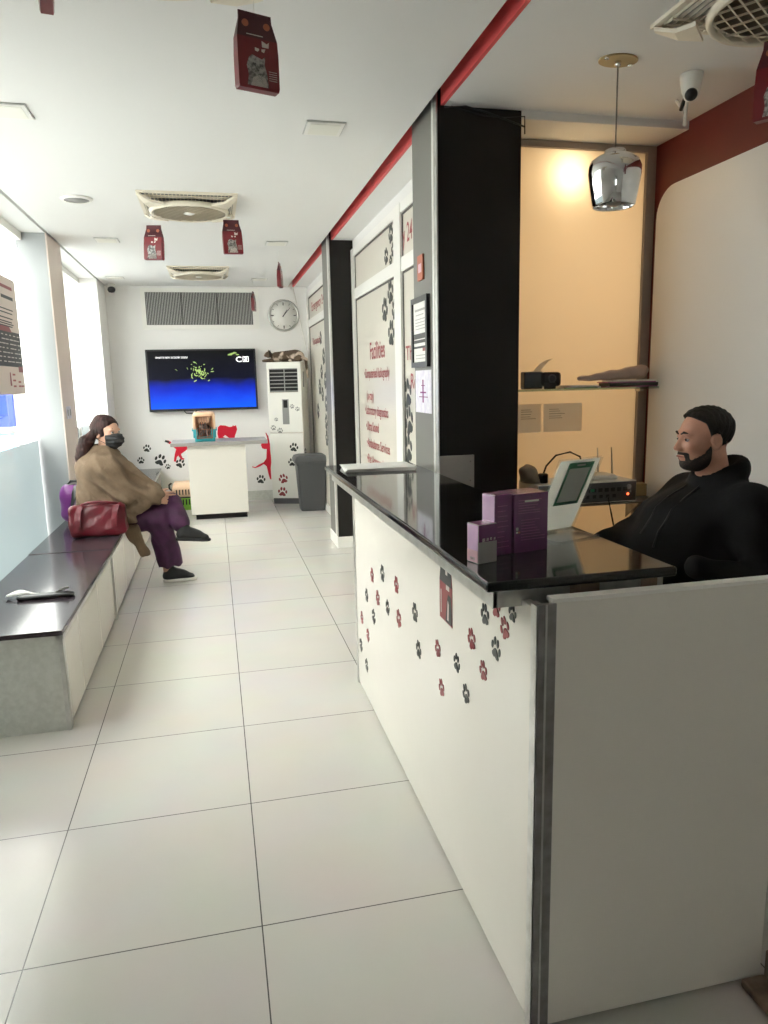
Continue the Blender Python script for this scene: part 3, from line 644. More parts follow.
# hanging food bags
def food_bag(bx, by, zb, yaw, label, hang=2.6, w=.125, h=.215, d=.035, tilt=0):
    t = thing('hanging_food_bag', (bx, by, zb), label, 'pet food bag', 'red pet food bags hung from the ceiling')
    t.rotation_euler = (0, tilt, yaw)
    def ring(z, hw, hd, c=.006):
        return [Vector((x, y, z)) for x, y in ((-hw, -hd), (hw, -hd), (hw+.0, -hd*.3), (hw, hd), (-hw, hd), (-hw, hd*.3))]
    def L(name, mb, par=t):
        bmesh.ops.recalc_face_normals(mb.bm, faces=mb.bm.faces); me = bpy.data.meshes.new(name); mb.bm.to_mesh(me); mb.bm.free()
        for k in mb.mats: me.materials.append(M[k])
        o = bpy.data.objects.new(name, me); COL.objects.link(o); o.parent = par; return o
    hw = w/2
    b_ = L('bag', MB().m('bagred').loft([ring(.004, hw*.97, d*.42), ring(.012, hw, d*.5), ring(h*.45, hw*1.0, d*.5), ring(h*.66, hw*.98, d*.42)], smooth=False).m('bagdark').loft([ring(h*.66, hw*.98, d*.42), ring(h*.90, hw*.80, .004), ring(h, hw*.80, .0015)], smooth=False))
    # printed front: cat portrait, small badges and lines of print, following the front face
    def front(z): return -(d*.5 if z < h*.45 else d*.5-(z-h*.45)/(h*.21)*d*.08 if z < h*.66 else d*.42-(z-h*.66)/(h*.24)*(d*.42-.004))-.0008
    def patch(mb, key, pts):
        mb.m(key); zz = sum(p[1] for p in pts)/len(pts); P = [(p[0]*w, front(p[1]*h)-.0004, p[1]*h) for p in pts]; mb.prism(P, (0, .0006, 0)); return mb
    mb = MB()
    patch(mb, 'catgrey', [(-.30, .05), (.22, .05), (.20, .20), (.14, .33), (.16, .44), (.08, .40), (-.04, .42), (-.16, .44), (-.24, .40), (-.30, .30), (-.26, .18)])
    patch(mb, 'printw', [(-.22, .05), (.20, .05), (.16, .16), (.02, .20), (-.16, .15)]); patch(mb, 'letterk', [(-.17, .315), (-.08, .30), (-.07, .335), (-.16, .345)]); patch(mb, 'letterk', [(.02, .30), (.10, .315), (.09, .345), (.01, .335)]); patch(mb, 'letterk', [(-.05, .255), (.0, .255), (-.025, .235)])
    L('cat_print', mb, b_)
    mb = MB()
    patch(mb, 'printw', [(.10, .56), (.26, .56), (.28, .64), (.22, .61), (.10, .64)]); patch(mb, 'printw', [(-.08, .50), (-.02, .49), (.02, .51), (.02, .53), (-.08, .54)]); patch(mb, 'printw', [(.08, .50), (.14, .49), (.18, .54), (.08, .53)])
    for k in range(5): patch(mb, 'printw', [(.24, .26-.028*k), (.44, .26-.028*k), (.44, .266-.028*k), (.24, .266-.028*k)])
    patch(mb, 'printw', [(-.26, .692), (.14, .692), (.14, .704), (-.26, .704)])
    L('printed_text', mb, b_)
    f_ = front(h*.84)
    for cx_ in (-.26, .26): L('badge', MB().m('orangep').disc((cx_*w, f_-.002, h*.84), (1, 0, 0), (0, .05, 1), .010, .010, (0, .003, 0), 16), b_)
    s = MB().m('plastic'); z1 = (hang-zb); s.tube([(0, 0, h-.006), (0, 0, z1)], .0012, 6); L('string', s)
    return t
BL = 'red pet food bag hanging '
food_bag(.185, 2.38, 2.305, .32, BL+'nearest the camera at top centre, grey cat on it', w=.128, h=.215)
food_bag(-.315, 5.05, 2.235, -.45, BL+'left of the pair under the aisle fan', tilt=.06)
food_bag(.185, 5.05, 2.28, .15, BL+'right of the pair under the aisle fan', tilt=-.03)
food_bag(.64, 6.75, 2.285, 1.32, 'narrow side of a red pet food bag hanging above the clock')
food_bag(.50, 8.5, 2.245, 1.35, 'narrow side of the farthest red pet food bag beside the air grille')
food_bag(-.340, 2.10, 2.372, 1.74, 'red pet food bag of which only the bottom tip shows at the top left')
food_bag(1.69, 2.00, 2.19, -1.0, 'dark red pet food bag hanging at the right edge by the fan', w=.14, h=.225)

# ================================================================== BACK WALL FURNISHINGS
t = thing('ventilation_grille', (-.08, YB, 2.09), 'wide dark slatted air grille in a white frame high on the back wall', 'air grille')
x0, x1, z0, z1 = -.76, .60, 2.10, 2.575; y = YB
MB().m('upvc').box(x0, x1, y-.02, y, z1-.045, z1).box(x0, x1, y-.02, y, z0, z0+.055).box(x0, x0+.05, y-.02, y, z0+.055, z1-.045).box(x1-.075, x1, y-.02, y, z0+.055, z1-.045).build('frame', t)
MB().m('dark').box(x0+.05, x1-.075, y-.006, y-.001, z0+.055, z1-.045).build('back_plate', t)
L3 = (x1-.075-x0-.05)/3
for k in range(3):
    g = MB().m('slat'); a = x0+.05+k*L3
    for i in range(22): g.box(a+.010+i*(L3-.016)/22, a+.0175+i*(L3-.016)/22, y-.016, y-.006, z0+.058, z1-.048)
    g.m('alud').box(a+L3-.006, a+L3, y-.018, y-.006, z0+.055, z1-.045)
    g.build('slat_panel', t)
cx, cz = .895, 2.262
t = thing('wall_clock', (cx, YB, cz), 'round silver-rimmed wall clock showing about seven past one', 'clock')
MB().m('alu').lathe((cx, YB, cz), [(.165, 0), (.19, 0), (.192, .02), (.180, .036), (.168, .030), (.165, 0)], 48, (0, -1, 0)).build('rim', t)
MB().m('upvc').lathe((cx, YB-.001, cz), [(.001, 0), (.17, 0), (.17, .018), (.001, .018)], 40, (0, -1, 0)).build('dial', t)
dial = t.children[-1]
for i in range(12):
    mk = MB().m('letterk')
    a = i*PI/6; r0 = .135 if i % 3 else .12; u = Vector((math.sin(a), 0, math.cos(a))); v = Vector((math.cos(a), 0, -math.sin(a))); c = Vector((cx, YB-.0205, cz))
    q = .003 if i % 3 else .006; mk.prism([c+u*r0-v*q, c+u*r0+v*q, c+u*.155+v*q, c+u*.155-v*q], (0, .001, 0)); mk.build('hour_mark', t)
for nm, a, ln, q in (('hour_hand', 2*PI*(1.12/12), .085, .007), ('minute_hand', 2*PI*7/60, .125, .005)):
    u = Vector((math.sin(a), 0, math.cos(a))); v = Vector((math.cos(a), 0, -math.sin(a))); c = Vector((cx, YB-.024, cz)); MB().m('letterk').prism([c-u*.02-v*q, c-u*.02+v*q, c+u*ln+v*q*.4, c+u*ln-v*q*.4], (0, .0015, 0)).build(nm, t)
t = thing('television', (-.11, YB-.10, 1.145), 'wall-mounted television showing a blue and black picture above the small desk', 'television')
x0, x1, z0, z1 = -.75, .527, 1.143, 1.868
MB().m('blackp').box(x0, x1, YB-.10, YB-.035, z0, z1, bev=.006).box(-.4, .2, YB-.04, YB-.003, 1.3, 1.7).build('casing', t)
sc_ = MB().m('scr').box(x0+.022, x1-.022, YB-.1012, YB-.1, z0+.03, z1-.02); M['scr'] = mat_screen(); sc_ = sc_.build('screen', t)
text('caption', "WHAT'S NEW SCOOBY DOO?", (x0+.11, YB-.1016, z1-.105), (1, 0, 0), (0, 0, 1), 'letterw', sc_, width=.37, height=.022, depth=.0002)
lg = MB().m('letterw'); X0 = x1-.235; Z0 = z1-.155; lg.box(X0+.08, X0+.15, YB-.1016, YB-.1012, Z0, Z0+.062).build('logo_panel', sc_)
text('logo_letter', 'C', (X0, YB-.1018, Z0), (1, 0, 0), (0, 0, 1), 'letterw', sc_, width=.066, height=.062, depth=.0002, bold=.012)
text('logo_letter', 'N', (X0+.087, YB-.1018, Z0+.006), (1, 0, 0), (0, 0, 1), 'dark', sc_, width=.056, height=.050, depth=.0006, bold=.02)
random.seed(3); g = MB().m('glow')
for i in range(60):
    a, r_ = random.uniform(0, 2*PI), abs(random.gauss(0, .062)); c = Vector((-.15+r_*math.cos(a)*1.3, YB-.1016, 1.60+r_*math.sin(a))); u = Vector((math.cos(a*3), 0, math.sin(a*3))); g.disc(c, u, Vector((-u.z, 0, u.x)), random.uniform(.006, .022), random.uniform(.003, .008), (0, .0003, 0), 8)
for i in range(9):
    c = Vector((.27+random.uniform(-.06, .06), YB-.1016, 1.815+random.uniform(-.02, .02))); g.disc(c, (1, 0, 0), (0, 0, 1), random.uniform(.012, .03), .007, (0, .0003, 0), 8)
g.build('leafy_image', sc_)
t = recenter(MB().m('blackp').tube([(-.36, YB-.03, 1.15), (-.33, YB-.02, 1.115), (-.25, YB-.02, 1.11), (-.2, YB-.03, 1.15)], .006).build('cable')); tag(t, 'dark cable looping just below the television', 'cable')
t = recenter(MB().m('upvc').tube([(1.02, YB-.012, 2.595), (1.05, YB-.012, 2.45), (1.08, YB-.01, 2.25), (1.13, YB-.02, 2.0), (1.17, YB-.03, 1.78), (1.175, YB-.04, 1.5)], .007).build('cable')); tag(t, 'thin pale cable running down the wall right of the clock', 'cable')

# standing air conditioner, turned a little
A = thing('air_conditioner', (.632, 8.82, 0), 'tall white floor-standing air conditioner with paw stickers beside the grey bin', 'air conditioner')
A.rotation_euler = (0, 0, -.36)
def AL(mb, name, par=A):
    bmesh.ops.recalc_face_normals(mb.bm, faces=mb.bm.faces); me = bpy.data.meshes.new(name); mb.bm.to_mesh(me); mb.bm.free()
    for k in mb.mats: me.materials.append(M[k])
    o = bpy.data.objects.new(name, me); COL.objects.link(o); o.parent = par; return o
aw, ah, ad_ = .41, 1.695, .32
AL(MB().m('plastic').box(0, aw, .03, ad_, .07, ah, bev=.012).m('beige').box(0, aw, .022, .03, .07, ah-.01), 'body')
AL(MB().m('plastic').box(.0, aw, 0, .022, 1.62, ah, bev=.006).box(.0, .025, 0, .022, 1.34, 1.62).box(aw-.04, aw, 0, .022, 1.34, 1.62).box(0, aw, 0, .022, .865, 1.34, bev=.004), 'upper_panel')
AL(MB().m('plastic').box(0, aw, 0, .022, .07, .858, bev=.004), 'lower_panel')
lv = MB().m('dark').box(.025, aw-.04, .015, .02, 1.345, 1.618); lv.m('louvre')
for i in range(7): lv.m('louvre').box(.027, aw-.042, -.002, .016, 1.350+i*.043, 1.361+i*.043)
lv.box(.205, .213, -.003, .012, 1.345, 1.618); AL(lv, 'louvre')
AL(MB().m('louvre').box(.17, .25, -.004, .002, .965, 1.26, bev=.001).m('dark').box(.185, .235, -.006, -.003, 1.16, 1.25), 'display_strip')
AL(MB().m('greyp').box(.01, aw-.01, .012, ad_-.01, 0, .07), 'plinth')
AL(MB().m('greyp').box(aw-.002, aw+.002, .10, .14, 1.40, 1.58), 'side_vent')
for x, z, s, k in ((.29, 1.17, .06, 'louvre'), (.355, 1.14, .06, 'louvre'), (.07, 1.09, .05, 'panelw'), (.09, 1.02, .05, 'louvre'), (.05, .92, .07, 'louvre'), (.13, .885, .075, 'louvre'), (.29, .68, .115, 'decal_k'), (.26, .50, .105, 'decal_k'), (.145, .30, .125, 'decal_r'), (.125, .12+.02, .125, 'decal_r')):
    AL(paw(MB(), (x, -.0005 if not k == 'x' else 0, z), (1, 0, 0), (0, 0, 1), s, (0, -1, 0), k, random.uniform(-.7, .7)), 'paw_decal')
AL(paw(paw(MB(), (aw+.0005, .08, .62), (0, 1, 0), (0, 0, 1), .10, (1, 0, 0), 'decal_k', .5), (aw+.0005, .10, .50), (0, 1, 0), (0, 0, 1), .10, (1, 0, 0), 'decal_k', -.4), 'paw_decal')

# grey bin
bx, by = 1.045, 8.30
t = thing('waste_bin', (bx, by, 0), 'dark grey plastic waste bin standing beside the air conditioner', 'bin')
def rr(cx, cy, hx, hy, z, r=.03, n=5):
    P = []
    for q, (sx, sy) in enumerate(((1, 1), (-1, 1), (-1, -1), (1, -1))):
        for i in range(n):
            a = q*PI/2+i/(n-1)*PI/2; P.append(Vector((cx+sx*(hx-r)+r*math.cos(a), cy+sy*(hy-r)+r*math.sin(a), z)))
    return P
MB().m('greyp').loft([rr(bx, by, .135, .13, .0), rr(bx, by, .138, .133, .01), rr(bx, by, .168, .16, .52), rr(bx, by, .178, .17, .53), rr(bx, by, .18, .172, .56)]).build('body', t)
MB().m('greyp').loft([rr(bx, by, .19, .182, .555), rr(bx, by, .195, .187, .565), rr(bx, by, .195, .187, .595), rr(bx, by, .18, .172, .625), rr(bx, by, .14, .13, .64)]).build('lid', t)

M['dtop'] = mat('grey_desk_top', (.36, .35, .33), .35)
# small desk with pet carrier
t = thing('desk', (0, 8.2, 0), 'cream desk with grey top standing under the television', 'desk')
MB().m('dtop').box(-.475, .545, 7.97, 8.50, .808, .845, bev=.003).build('desk_top', t)
MB().m('gloss').box(-.306, .305, 8.01, 8.42, .06, .808, bev=.003).build('body', t)
MB().m('dark').box(-.26, .29, 8.05, 8.40, 0, .06).build('plinth', t)
def carrier(name_top, name_bot, x0, x1, y0, y1, z0, h, label, split, front=True):
    t = thing('pet_carrier', ((x0+x1)/2, (y0+y1)/2, z0), label, 'pet carrier')
    cx, cy, hx, hy = (x0+x1)/2, (y0+y1)/2, (x1-x0)/2, (y1-y0)/2; zs = z0+h*split
    def shell(key, a, b, name, taper0, taper1):
        mb = MB().m(key); th = .008
        o_ = [rr(cx, cy, hx*k, hy*k, z, .03) for k, z in ((taper0, a), (taper1, b))]
        return mb, o_
    # bottom: a tray with low front
    mb = MB().m(name_bot); k0, k1 = .90, 1.0
    mb.loft([rr(cx, cy, hx*k0, hy*k0, z0), rr(cx, cy, hx*k0, hy*k0, z0+.05)])
    if front:
        for sx in (-1, 1):
            mb.box(cx+sx*hx-(.02 if sx > 0 else 0), cx+sx*hx+(0 if sx > 0 else .02), y0, y1, z0+.04, zs, bev=.005); mb.box(cx+sx*hx*.72-.018 if sx > 0 else cx-hx, cx+hx if sx > 0 else cx-hx*.72+.018, y0, y0+.02, z0+.04, zs, bev=.004)
        mb.box(x0, x1, y1-.02, y1, z0+.04, zs)
    else:
        mb.loft([rr(cx, cy, hx*.92, hy*.92, z0+.04), rr(cx, cy, hx, hy, zs)])
        mb.m('dark')
        for i in range(7): mb.box(x0+.05+i*.035, x0+.064+i*.035, y0-.003, y0+.006, z0+.065, zs-.03)
    mb.box(x0-.006, x1+.006, y0-.006, y0+.004, zs-.014, zs) if not front else mb.m(name_bot).box(x0-.012, x0, y0, y1, zs-.016, zs).box(x1, x1+.012, y0, y1, zs-.016, zs)
    mb.build('lower_shell', t)
    mb = MB().m(name_top)
    if front:
        mb.box(x0+.002, x0+.03, y0+.004, y1, zs, z0+h*.9, bev=.006).box(x1-.03, x1-.002, y0+.004, y1, zs, z0+h*.9, bev=.006)
        mb.loft([rr(cx, cy, hx-.002, hy-.002, z0+h*.84, .04), rr(cx, cy, hx*.93, hy*.95, z0+h*.95, .04), rr(cx, cy, hx*.80, hy*.85, z0+h, .04)]); mb.box(x0+.01, x1-.01, y1-.02, y1-.002, zs, z0+h*.9)
        for i in range(5): mb.box(x0+.06+i*(x1-x0-.12)/5+.004, x0+.06+(i+1)*(x1-x0-.12)/5-.006, y0+.002, y0+.006, z0+h*.62, z0+h*.84)
    else:
        mb.loft([rr(cx, cy, hx, hy, zs), rr(cx, cy, hx*.97, hy*.96, z0+h*.85, .04), rr(cx, cy, hx*.86, hy*.82, z0+h, .04)])
        mb.m('dark')
        for i in range(7): mb.box(x0+.05+i*.035, x0+.064+i*.035, y0+.0, y0+.012, zs+.025, zs+.085)
    mb.build('upper_shell', t)
    return t
cz0 = .845
cr = carrier('tanp', 'teal', -.235, .005, 8.06, 8.42, cz0, .315, 'peach and turquoise pet carrier on the desk under the television', .42)
g = MB().m('browng')
for i in range(7): g.box(-.195+i*.0265, -.192+i*.0265, 8.056, 8.060, cz0+.045, cz0+.265)
for i in range(3): g.box(-.197, -.033, 8.054, 8.058, cz0+.06+i*.07, cz0+.063+i*.07)
g.box(-.200, -.192, 8.052, 8.062, cz0+.04, cz0+.268).box(-.038, -.030, 8.052, 8.062, cz0+.04, cz0+.268).box(-.2, -.03, 8.052, 8.062, cz0+.262, cz0+.27).box(-.2, -.03, 8.052, 8.062, cz0+.036, cz0+.045)
g.build('door', cr)
def pet(X, Y, Z):
    P = (X, Y, Z); d = ell(P, (-.115, 8.22, cz0+.115), (.075, .12, .065)); d = smin(d, ell(P, (-.125, 8.12, cz0+.165), (.048, .045, .045)), .02)
    d = smin(d, ell(P, (-.125, 8.08, cz0+.155), (.018, .022, .015)), .012)
    for s in (1, -1): d = smin(d, cone(P, (-.125+s*.032, 8.12, cz0+.195), (-.125+s*.042, 8.12, cz0+.222), .014, .004), .01)
    for s in (1, -1): d = smin(d, cone(P, (-.12+s*.03, 8.12, cz0+.10), (-.12+s*.035, 8.08, cz0+.060), .016, .014), .012)
    return d+.004*np.sin(X*180)*np.sin(Z*160)
t = recenter(sdf_obj('small_animal', pet, ((-.21, -.02), (8.05, 8.36), (cz0+.05, cz0+.235)), .008, 'fur')); tag(t, 'dark grey furry animal sitting inside the turquoise carrier', 'animal')
cr2 = carrier('tanp', 'lime', -.545, -.12, 8.72, 9.0, 0, .32, 'peach and lime green pet carrier on the floor behind the desk', .5, False)
MB().m('dark').tube([(-.545, 8.86, .22), (-.575, 8.86, .25), (-.575, 8.86, .29), (-.545, 8.86, .31)], .010).build('handle', cr2)

# cat asleep on the air conditioner
ca, sa = math.cos(-.36), math.sin(-.36)
def catf(X, Y, Z):
    x, y = X-.632, Y-8.82; P = ((x*ca+y*sa+.035)/1.12, (-x*sa+y*ca)/1.12, (Z-1.696)/1.12)
    d = cone(P, (.10, .13, .055), (.30, .14, .065), .052, .062); d = smin(d, ell(P, (.34, .13, .058), (.07, .07, .06)), .03)
    d = smin(d, ell(P, (.035, .08, .080), (.040, .036, .034)), .02); d = smin(d, ell(P, (.005, .07, .072), (.018, .018, .014)), .01)
    for s in (1, -1): d = smin(d, cone(P, (.045, .08+s*.022, .105), (.045, .08+s*.028, .132), .012, .003), .008)
    d = smin(d, cone(P, (.07, .05, .020), (-.01, .03, .015), .020, .014), .012); d = smin(d, cone(P, (.08, .14, .020), (.0, .14, .015), .020, .014), .012)
    d = smin(d, ell(P, (.36, .06, .035), (.05, .035, .033)), .02); d = smin(d, cone(P, (.36, .03, .016), (.28, .02, .014), .016, .014), .01)
    t1 = cone(P, (.38, .13, .05), (.44, .08, .02), .022, .018); t2 = cone(P, (.44, .08, .02), (.455, .06, -.12), .018, .012); t2 = np.minimum(t2, cone(P, (.455, .06, -.12), (.46, .06, -.17), .012, .010))
    return smin(smin(d, t1, .02), t2, .01)
t = recenter(sdf_obj('cat', catf, ((.54, 1.2), (8.58, 9.12), (1.46, 1.88)), .008, 'calico')); tag(t, 'calico cat lying on top of the white air conditioner', 'cat')

# ================================================================== BENCH AND WHAT LIES ON IT
t = thing('bench', (-.92, 6.1, 0), 'long storage bench with dark granite top running under the left windows', 'bench')
BX0, BX1 = -1.155, -.685
for a, b_, dz in ((3.12, 4.665, 0), (4.675, YB, .004)):
    MB().m('bgranite').box(BX0, BX1+.012, a, b_, .430+dz, .452+dz, bev=.003).build('bench_top', t)
MB().m('worn').box(BX0+.01, BX1-.012, 3.15, YB, .02, .425).box(BX0+.005, BX1-.001, 3.14, 3.155, 0, .430).build('body', t)
MB().m('alu').box(BX1-.012, BX1+.006, 3.136, 3.185, .0, .43).box(BX1-.02, BX1+.009, 3.14, YB, .408, .430).box(BX1-.012, BX1+.012, 4.655, 4.685, .0, .43).build('edge_trim', t)
ys = [3.19, 3.52, 4.10, 4.655, 4.69, 5.3, 5.9, 6.5, 7.1, 7.7, 8.3, 9.15]
for a, b_ in zip(ys, ys[1:]):
    if b_-a > .1: MB().m('gloss').box(BX1-.012, BX1, a+.003, b_-.003, .015, .405, bev=.0015).build('door', t)
def twisted(name):
    rings = []
    for i in range(15):
        q = i/14; x = -1.03+q*.28; w_ = .028*(1-.65*math.exp(-((q-.45)/.16)**2)); z = .456+.010+.012*math.sin(q*7)+.012*q; tw = .8*math.sin(q*5); y = 3.70-.02*math.sin(q*3.1)
        u = Vector((0, math.cos(tw), math.sin(tw)*.5)); rings.append([Vector((x, y, z))+u*w_, Vector((x, y, z+.004)), Vector((x, y, z))-u*w_, Vector((x, y, z-.004))])
    return MB().m('upvc').loft(rings).build(name)
t = recenter(twisted('face_mask')); tag(t, 'white crumpled face mask beside the black case on the near bench top', 'face mask')
t = recenter(MB().m('blackp').loft([rr(-.845, 3.655, .125, .022, .4525, .015), rr(-.845, 3.655, .13, .026, .460, .018), rr(-.845, 3.655, .128, .024, .470, .018), rr(-.845, 3.655, .11, .018, .4735, .014)]).build('glasses_case'))
tag(t, 'slim black case lying on the near end of the bench', 'case')
# red handbag
def hb(X, Y, Z):
    P = (X, Y, Z); w = np.interp(Z, [.45, .50, .62, .70], [.075, .072, .045, .02]); L = np.interp(Z, [.45, .62, .70], [.175, .178, .185])
    d = np.maximum(np.abs(X+.805)-L, np.abs(Y-5.14-(X+.8)*.08)-w); d = smax(d*.8, np.abs(Z-.566)-.100-.012*np.cos((X+.8)*9), .03)
    return d+.005*np.sin(X*17+Z*25+1)*np.sin(Z*21-X*9)+.0025*np.sin(X*43-Z*30)*np.sin(Z*37)
h = thing('handbag', (-.80, 5.17, .457), 'dark red leather handbag on the bench beside the seated woman', 'handbag')
sdf_obj('body', hb, ((-1.03, -.58), (5.02, 5.32), (.44, .70)), .009, 'leather', h)
for x in (-.93, -.70):
    MB().m('leather').loft([[Vector((x-.018+dx, y, z)), Vector((x+.018+dx, y, z)), Vector((x+.018+dx, y-.008, z)), Vector((x-.018+dx, y-.008, z))] for dx, y, z in ((0, 5.045, .53), (.004, 5.052, .58), (.01, 5.068, .63), (.022, 5.09, .668), (.04, 5.115, .680))], smooth=False).build('strap', h)
MB().m('leather').tube([(-.90, 5.10, .676), (-.86, 5.10, .690), (-.80, 5.11, .692), (-.74, 5.10, .688), (-.67, 5.10, .676)], .009).build('handle', h)
# purple bag
def pb(X, Y, Z):
    P = (X, Y, Z); d = boxd(P, (-1.035, 5.70, .610), (.105, .12, .145), .07); return d+.005*np.sin(Z*50)*np.sin(Y*30)
h = thing('backpack', (-1.035, 5.70, .457), 'purple backpack standing on the bench behind the red handbag', 'bag')
sdf_obj('body', pb, ((-1.16, -.90), (5.55, 5.85), (.45, .78)), .010, 'purple', h)
MB().m('blackp').loft([[Vector((x0_, y0_, z0_)), Vector((x0_+.05, y0_, z0_)), Vector((x0_+.05, y0_-.012, z0_)), Vector((x0_, y0_-.012, z0_))] for x0_, y0_, z0_ in ((-1.06, 5.575, .47), (-1.055, 5.570, .6), (-1.04, 5.58, .70), (-1.03, 5.62, .745))]).build('strap', h)
MB().m('blackp').loft([rr(-1.035, 5.70, .07, .09, .735), rr(-1.035, 5.70, .055, .07, .755)]).tube([(-1.08, 5.66, .745), (-1.06, 5.66, .775), (-1.0, 5.66, .775), (-.98, 5.66, .745)], .008).build('top_flap', h)
# socket on the column
t = recenter(MB().m('sticky').box(-1.155, -1.149, 6.28, 6.36, 1.20, 1.30, bev=.002).box(-1.155, -1.149, 6.38, 6.46, 1.20, 1.30, bev=.002).m('louvre').box(-1.149, -1.147, 6.305, 6.335, 1.225, 1.275).box(-1.149, -1.147, 6.405, 6.435, 1.225, 1.275).build('wall_switch'))
tag(t, 'pair of small switch plates on the beige column behind the woman', 'switch')
# poster on the window
t = thing('window_poster', (-1.35, 5.55, 1.41), 'beige poster with small print and dark red band stuck on the left window', 'poster')
MB().m('beige').box(-1.352, -1.350, 5.22, 5.90, 1.41, 2.21).build('sheet', t)
XL, = ((0, 1, 0),)
mb = MB().m('letterk').box(-1.350, -1.3492, 5.23, 5.895, 1.60, 1.84); mb.m('decal_r').box(-1.3495, -1.3488, 5.23, 5.62, 1.835, 1.87).box(-1.3495, -1.3488, 5.76, 5.895, 1.565, 1.605).prism([(-1.3495, 5.62, 1.835), (-1.3495, 5.68, 1.835), (-1.3495, 5.62, 1.87)], (.0007, 0, 0)).build('band', t)
mb = MB().m('letterk'); random.seed(5)
for k, z in enumerate((2.13, 2.06)):
    mb.m('decal_r' if k == 0 else 'letterk').box(-1.350, -1.3492, 5.50, 5.80, z, z+.022)
for z in (1.985, 1.96, 1.925, 1.90, 1.885, 1.87): mb.m('letterk').box(-1.350, -1.3492, 5.35, 5.88-random.uniform(0, .18), z, z+.008)
mb.m('printw')
for z in (1.63, 1.66, 1.69, 1.72, 1.75, 1.78, 1.81):
    for y in range(6): mb.box(-1.3492, -1.3486, 5.30+y*.1, 5.36+y*.1+random.uniform(-.02, .03), z, z+.007)
mb.build('print', t)
mb = MB().m('decal_r').prism([(-1.3495, 5.50, 1.47), (-1.3495, 5.54, 1.47), (-1.3495, 5.53, 1.56), (-1.3495, 5.51, 1.56)], (.0007, 0, 0)); mb.m('letter')
for a, z in ((5.58, 1.46), (5.58, 1.50), (5.58, 1.54), (5.72, 1.46), (5.72, 1.49), (5.80, 1.46)): mb.box(-1.350, -1.3492, a, a+.07, z, z+.012)
mb.build('emblem', t)

# ================================================================== SEATED WOMAN
HW = (-.752, 5.48, 1.128); FYAW = math.radians(-38)
def wbody(X, Y, Z):
    P = (X, Y, Z); p = local(P, HW, FYAW, -.05, .02); d = head_sdf([q*1.04 for q in p], True)/1.04
    d = smin(d, cone(P, (-.765, 5.485, 1.06), (-.785, 5.49, .96), .046, .055), .02)
    d = smin(d, cone(P, (-.80, 5.485, .90), (-.85, 5.48, .60), .115, .13, (1, 1.25, 1)), .05)
    for s, kn, an in ((-1, (-.43, 5.43, .50), (-.41, 5.50, .10)), (1, (-.36, 5.50, .585), (-.265, 5.33, .42))):
        d = smin(d, cone(P, (-.84, 5.48+s*.09, .545), kn, .085, .058), .04); d = smin(d, cone(P, kn, an, .054, .034), .02)
    d = smin(d, cone(P, (-.41, 5.50, .085), (-.25, 5.50, .035), .028, .016), .02); d = smin(d, cone(P, (-.275, 5.33, .41), (-.14, 5.33, .375), .028, .014), .02)
    for sh, el_, wr in (((-.80, 5.34, .91), (-.69, 5.32, .71), (-.46, 5.38, .650)), ((-.79, 5.65, .92), (-.64, 5.67, .70), (-.44, 5.46, .665))):
        d = smin(d, cone(P, sh, el_, .048, .038), .02); d = smin(d, cone(P, el_, wr, .036, .024), .01)
    h1 = fingers(P, (-.46, 5.37, .645), (1, .25, -.05), (0, .3, 1), (0, -1, .2), .9, .7); h2 = fingers(P, (-.44, 5.46, .665), (1, -.5, -.1), (0, 0, 1), (.2, -.3, 1), .9, .6)
    return smin(smin(d, h1, .006), h2, .004)
def var(*segs):
    out = []
    for a, b_, st in segs: out += list(np.arange(a, b_, st))
    return np.array(out+[segs[-1][1]])
wx = var((-1.05, -.90, .012), (-.90, -.62, .0065), (-.62, -.52, .012), (-.52, -.30, .007), (-.30, -.08, .012)); wy = var((5.24, 5.34, .007), (5.34, 5.62, .0065), (5.62, 5.76, .012)); wz = var((.0, .58, .012), (.58, .72, .007), (.72, .98, .013), (.98, 1.28, .006))
woman = recenter(sdf_obj('person', wbody, None, 0, 'skinw', axes=(wx, wy, wz)))
tag(woman, 'woman in brown shawl, purple trousers and black mask seated cross-legged on the bench', 'person')
def whair(X, Y, Z):
    P = (X, Y, Z); p = local(P, HW, FYAW, -.05, .02); x, y, z = p
    d = ell(p, (-.020, 0, .036), (.104, .088, .094)); face = smax(-(x-.030-.35*np.maximum(z-.05, -.03)), z-.128, .01)
    cut = smax(d, (x-.040)+.9*np.maximum(-.02-z, 0)-.85*np.maximum(z-.035, 0), .012)
    side = cone(P, HW, HW, .001, .001)
    d = smin(cut, ell(p, (-.085, 0, .0), (.045, .05, .05)), .03)
    # bun and ponytail falling over the back
    pt = [(-.84, 5.44, 1.12), (-.895, 5.42, 1.06), (-.925, 5.41, .97), (-.935, 5.41, .86)]
    for a, b_, r1, r2_ in zip(pt, pt[1:], (.035, .048, .040), (.048, .040, .014)): d = smin(d, cone(P, a, b_, r1, r2_), .015)
    return d+.0022*np.sin((X*1.2-Y)*210+Z*40)+.003*np.sin(X*40+Z*60)
sdf_obj('hair', whair, ((-1.0, -.62), (5.34, 5.62), (.82, 1.27)), .0065, 'hairbr', woman)
def wmask(X, Y, Z):
    p = local((X, Y, Z), HW, FYAW, -.05, .02); x, y, z = p; d = head_sdf([q*1.04 for q in p], True)/1.04-.007
    d = smin(d, ell(p, (.085, 0, -.045), (.050, .058, .050)), .02)
    d = smax(d, z-.004+.25*np.abs(y), .006); d = smax(d, -z-.112, .006); d = smax(d, .030-x, .006); d = smax(d, np.abs(y)-.072, .004)
    return d+.0025*np.sin(z*230)
m_ = sdf_obj('face_mask', wmask, ((-.76, -.60), (5.34, 5.52), (1.0, 1.16)), .0055, 'mask', woman)
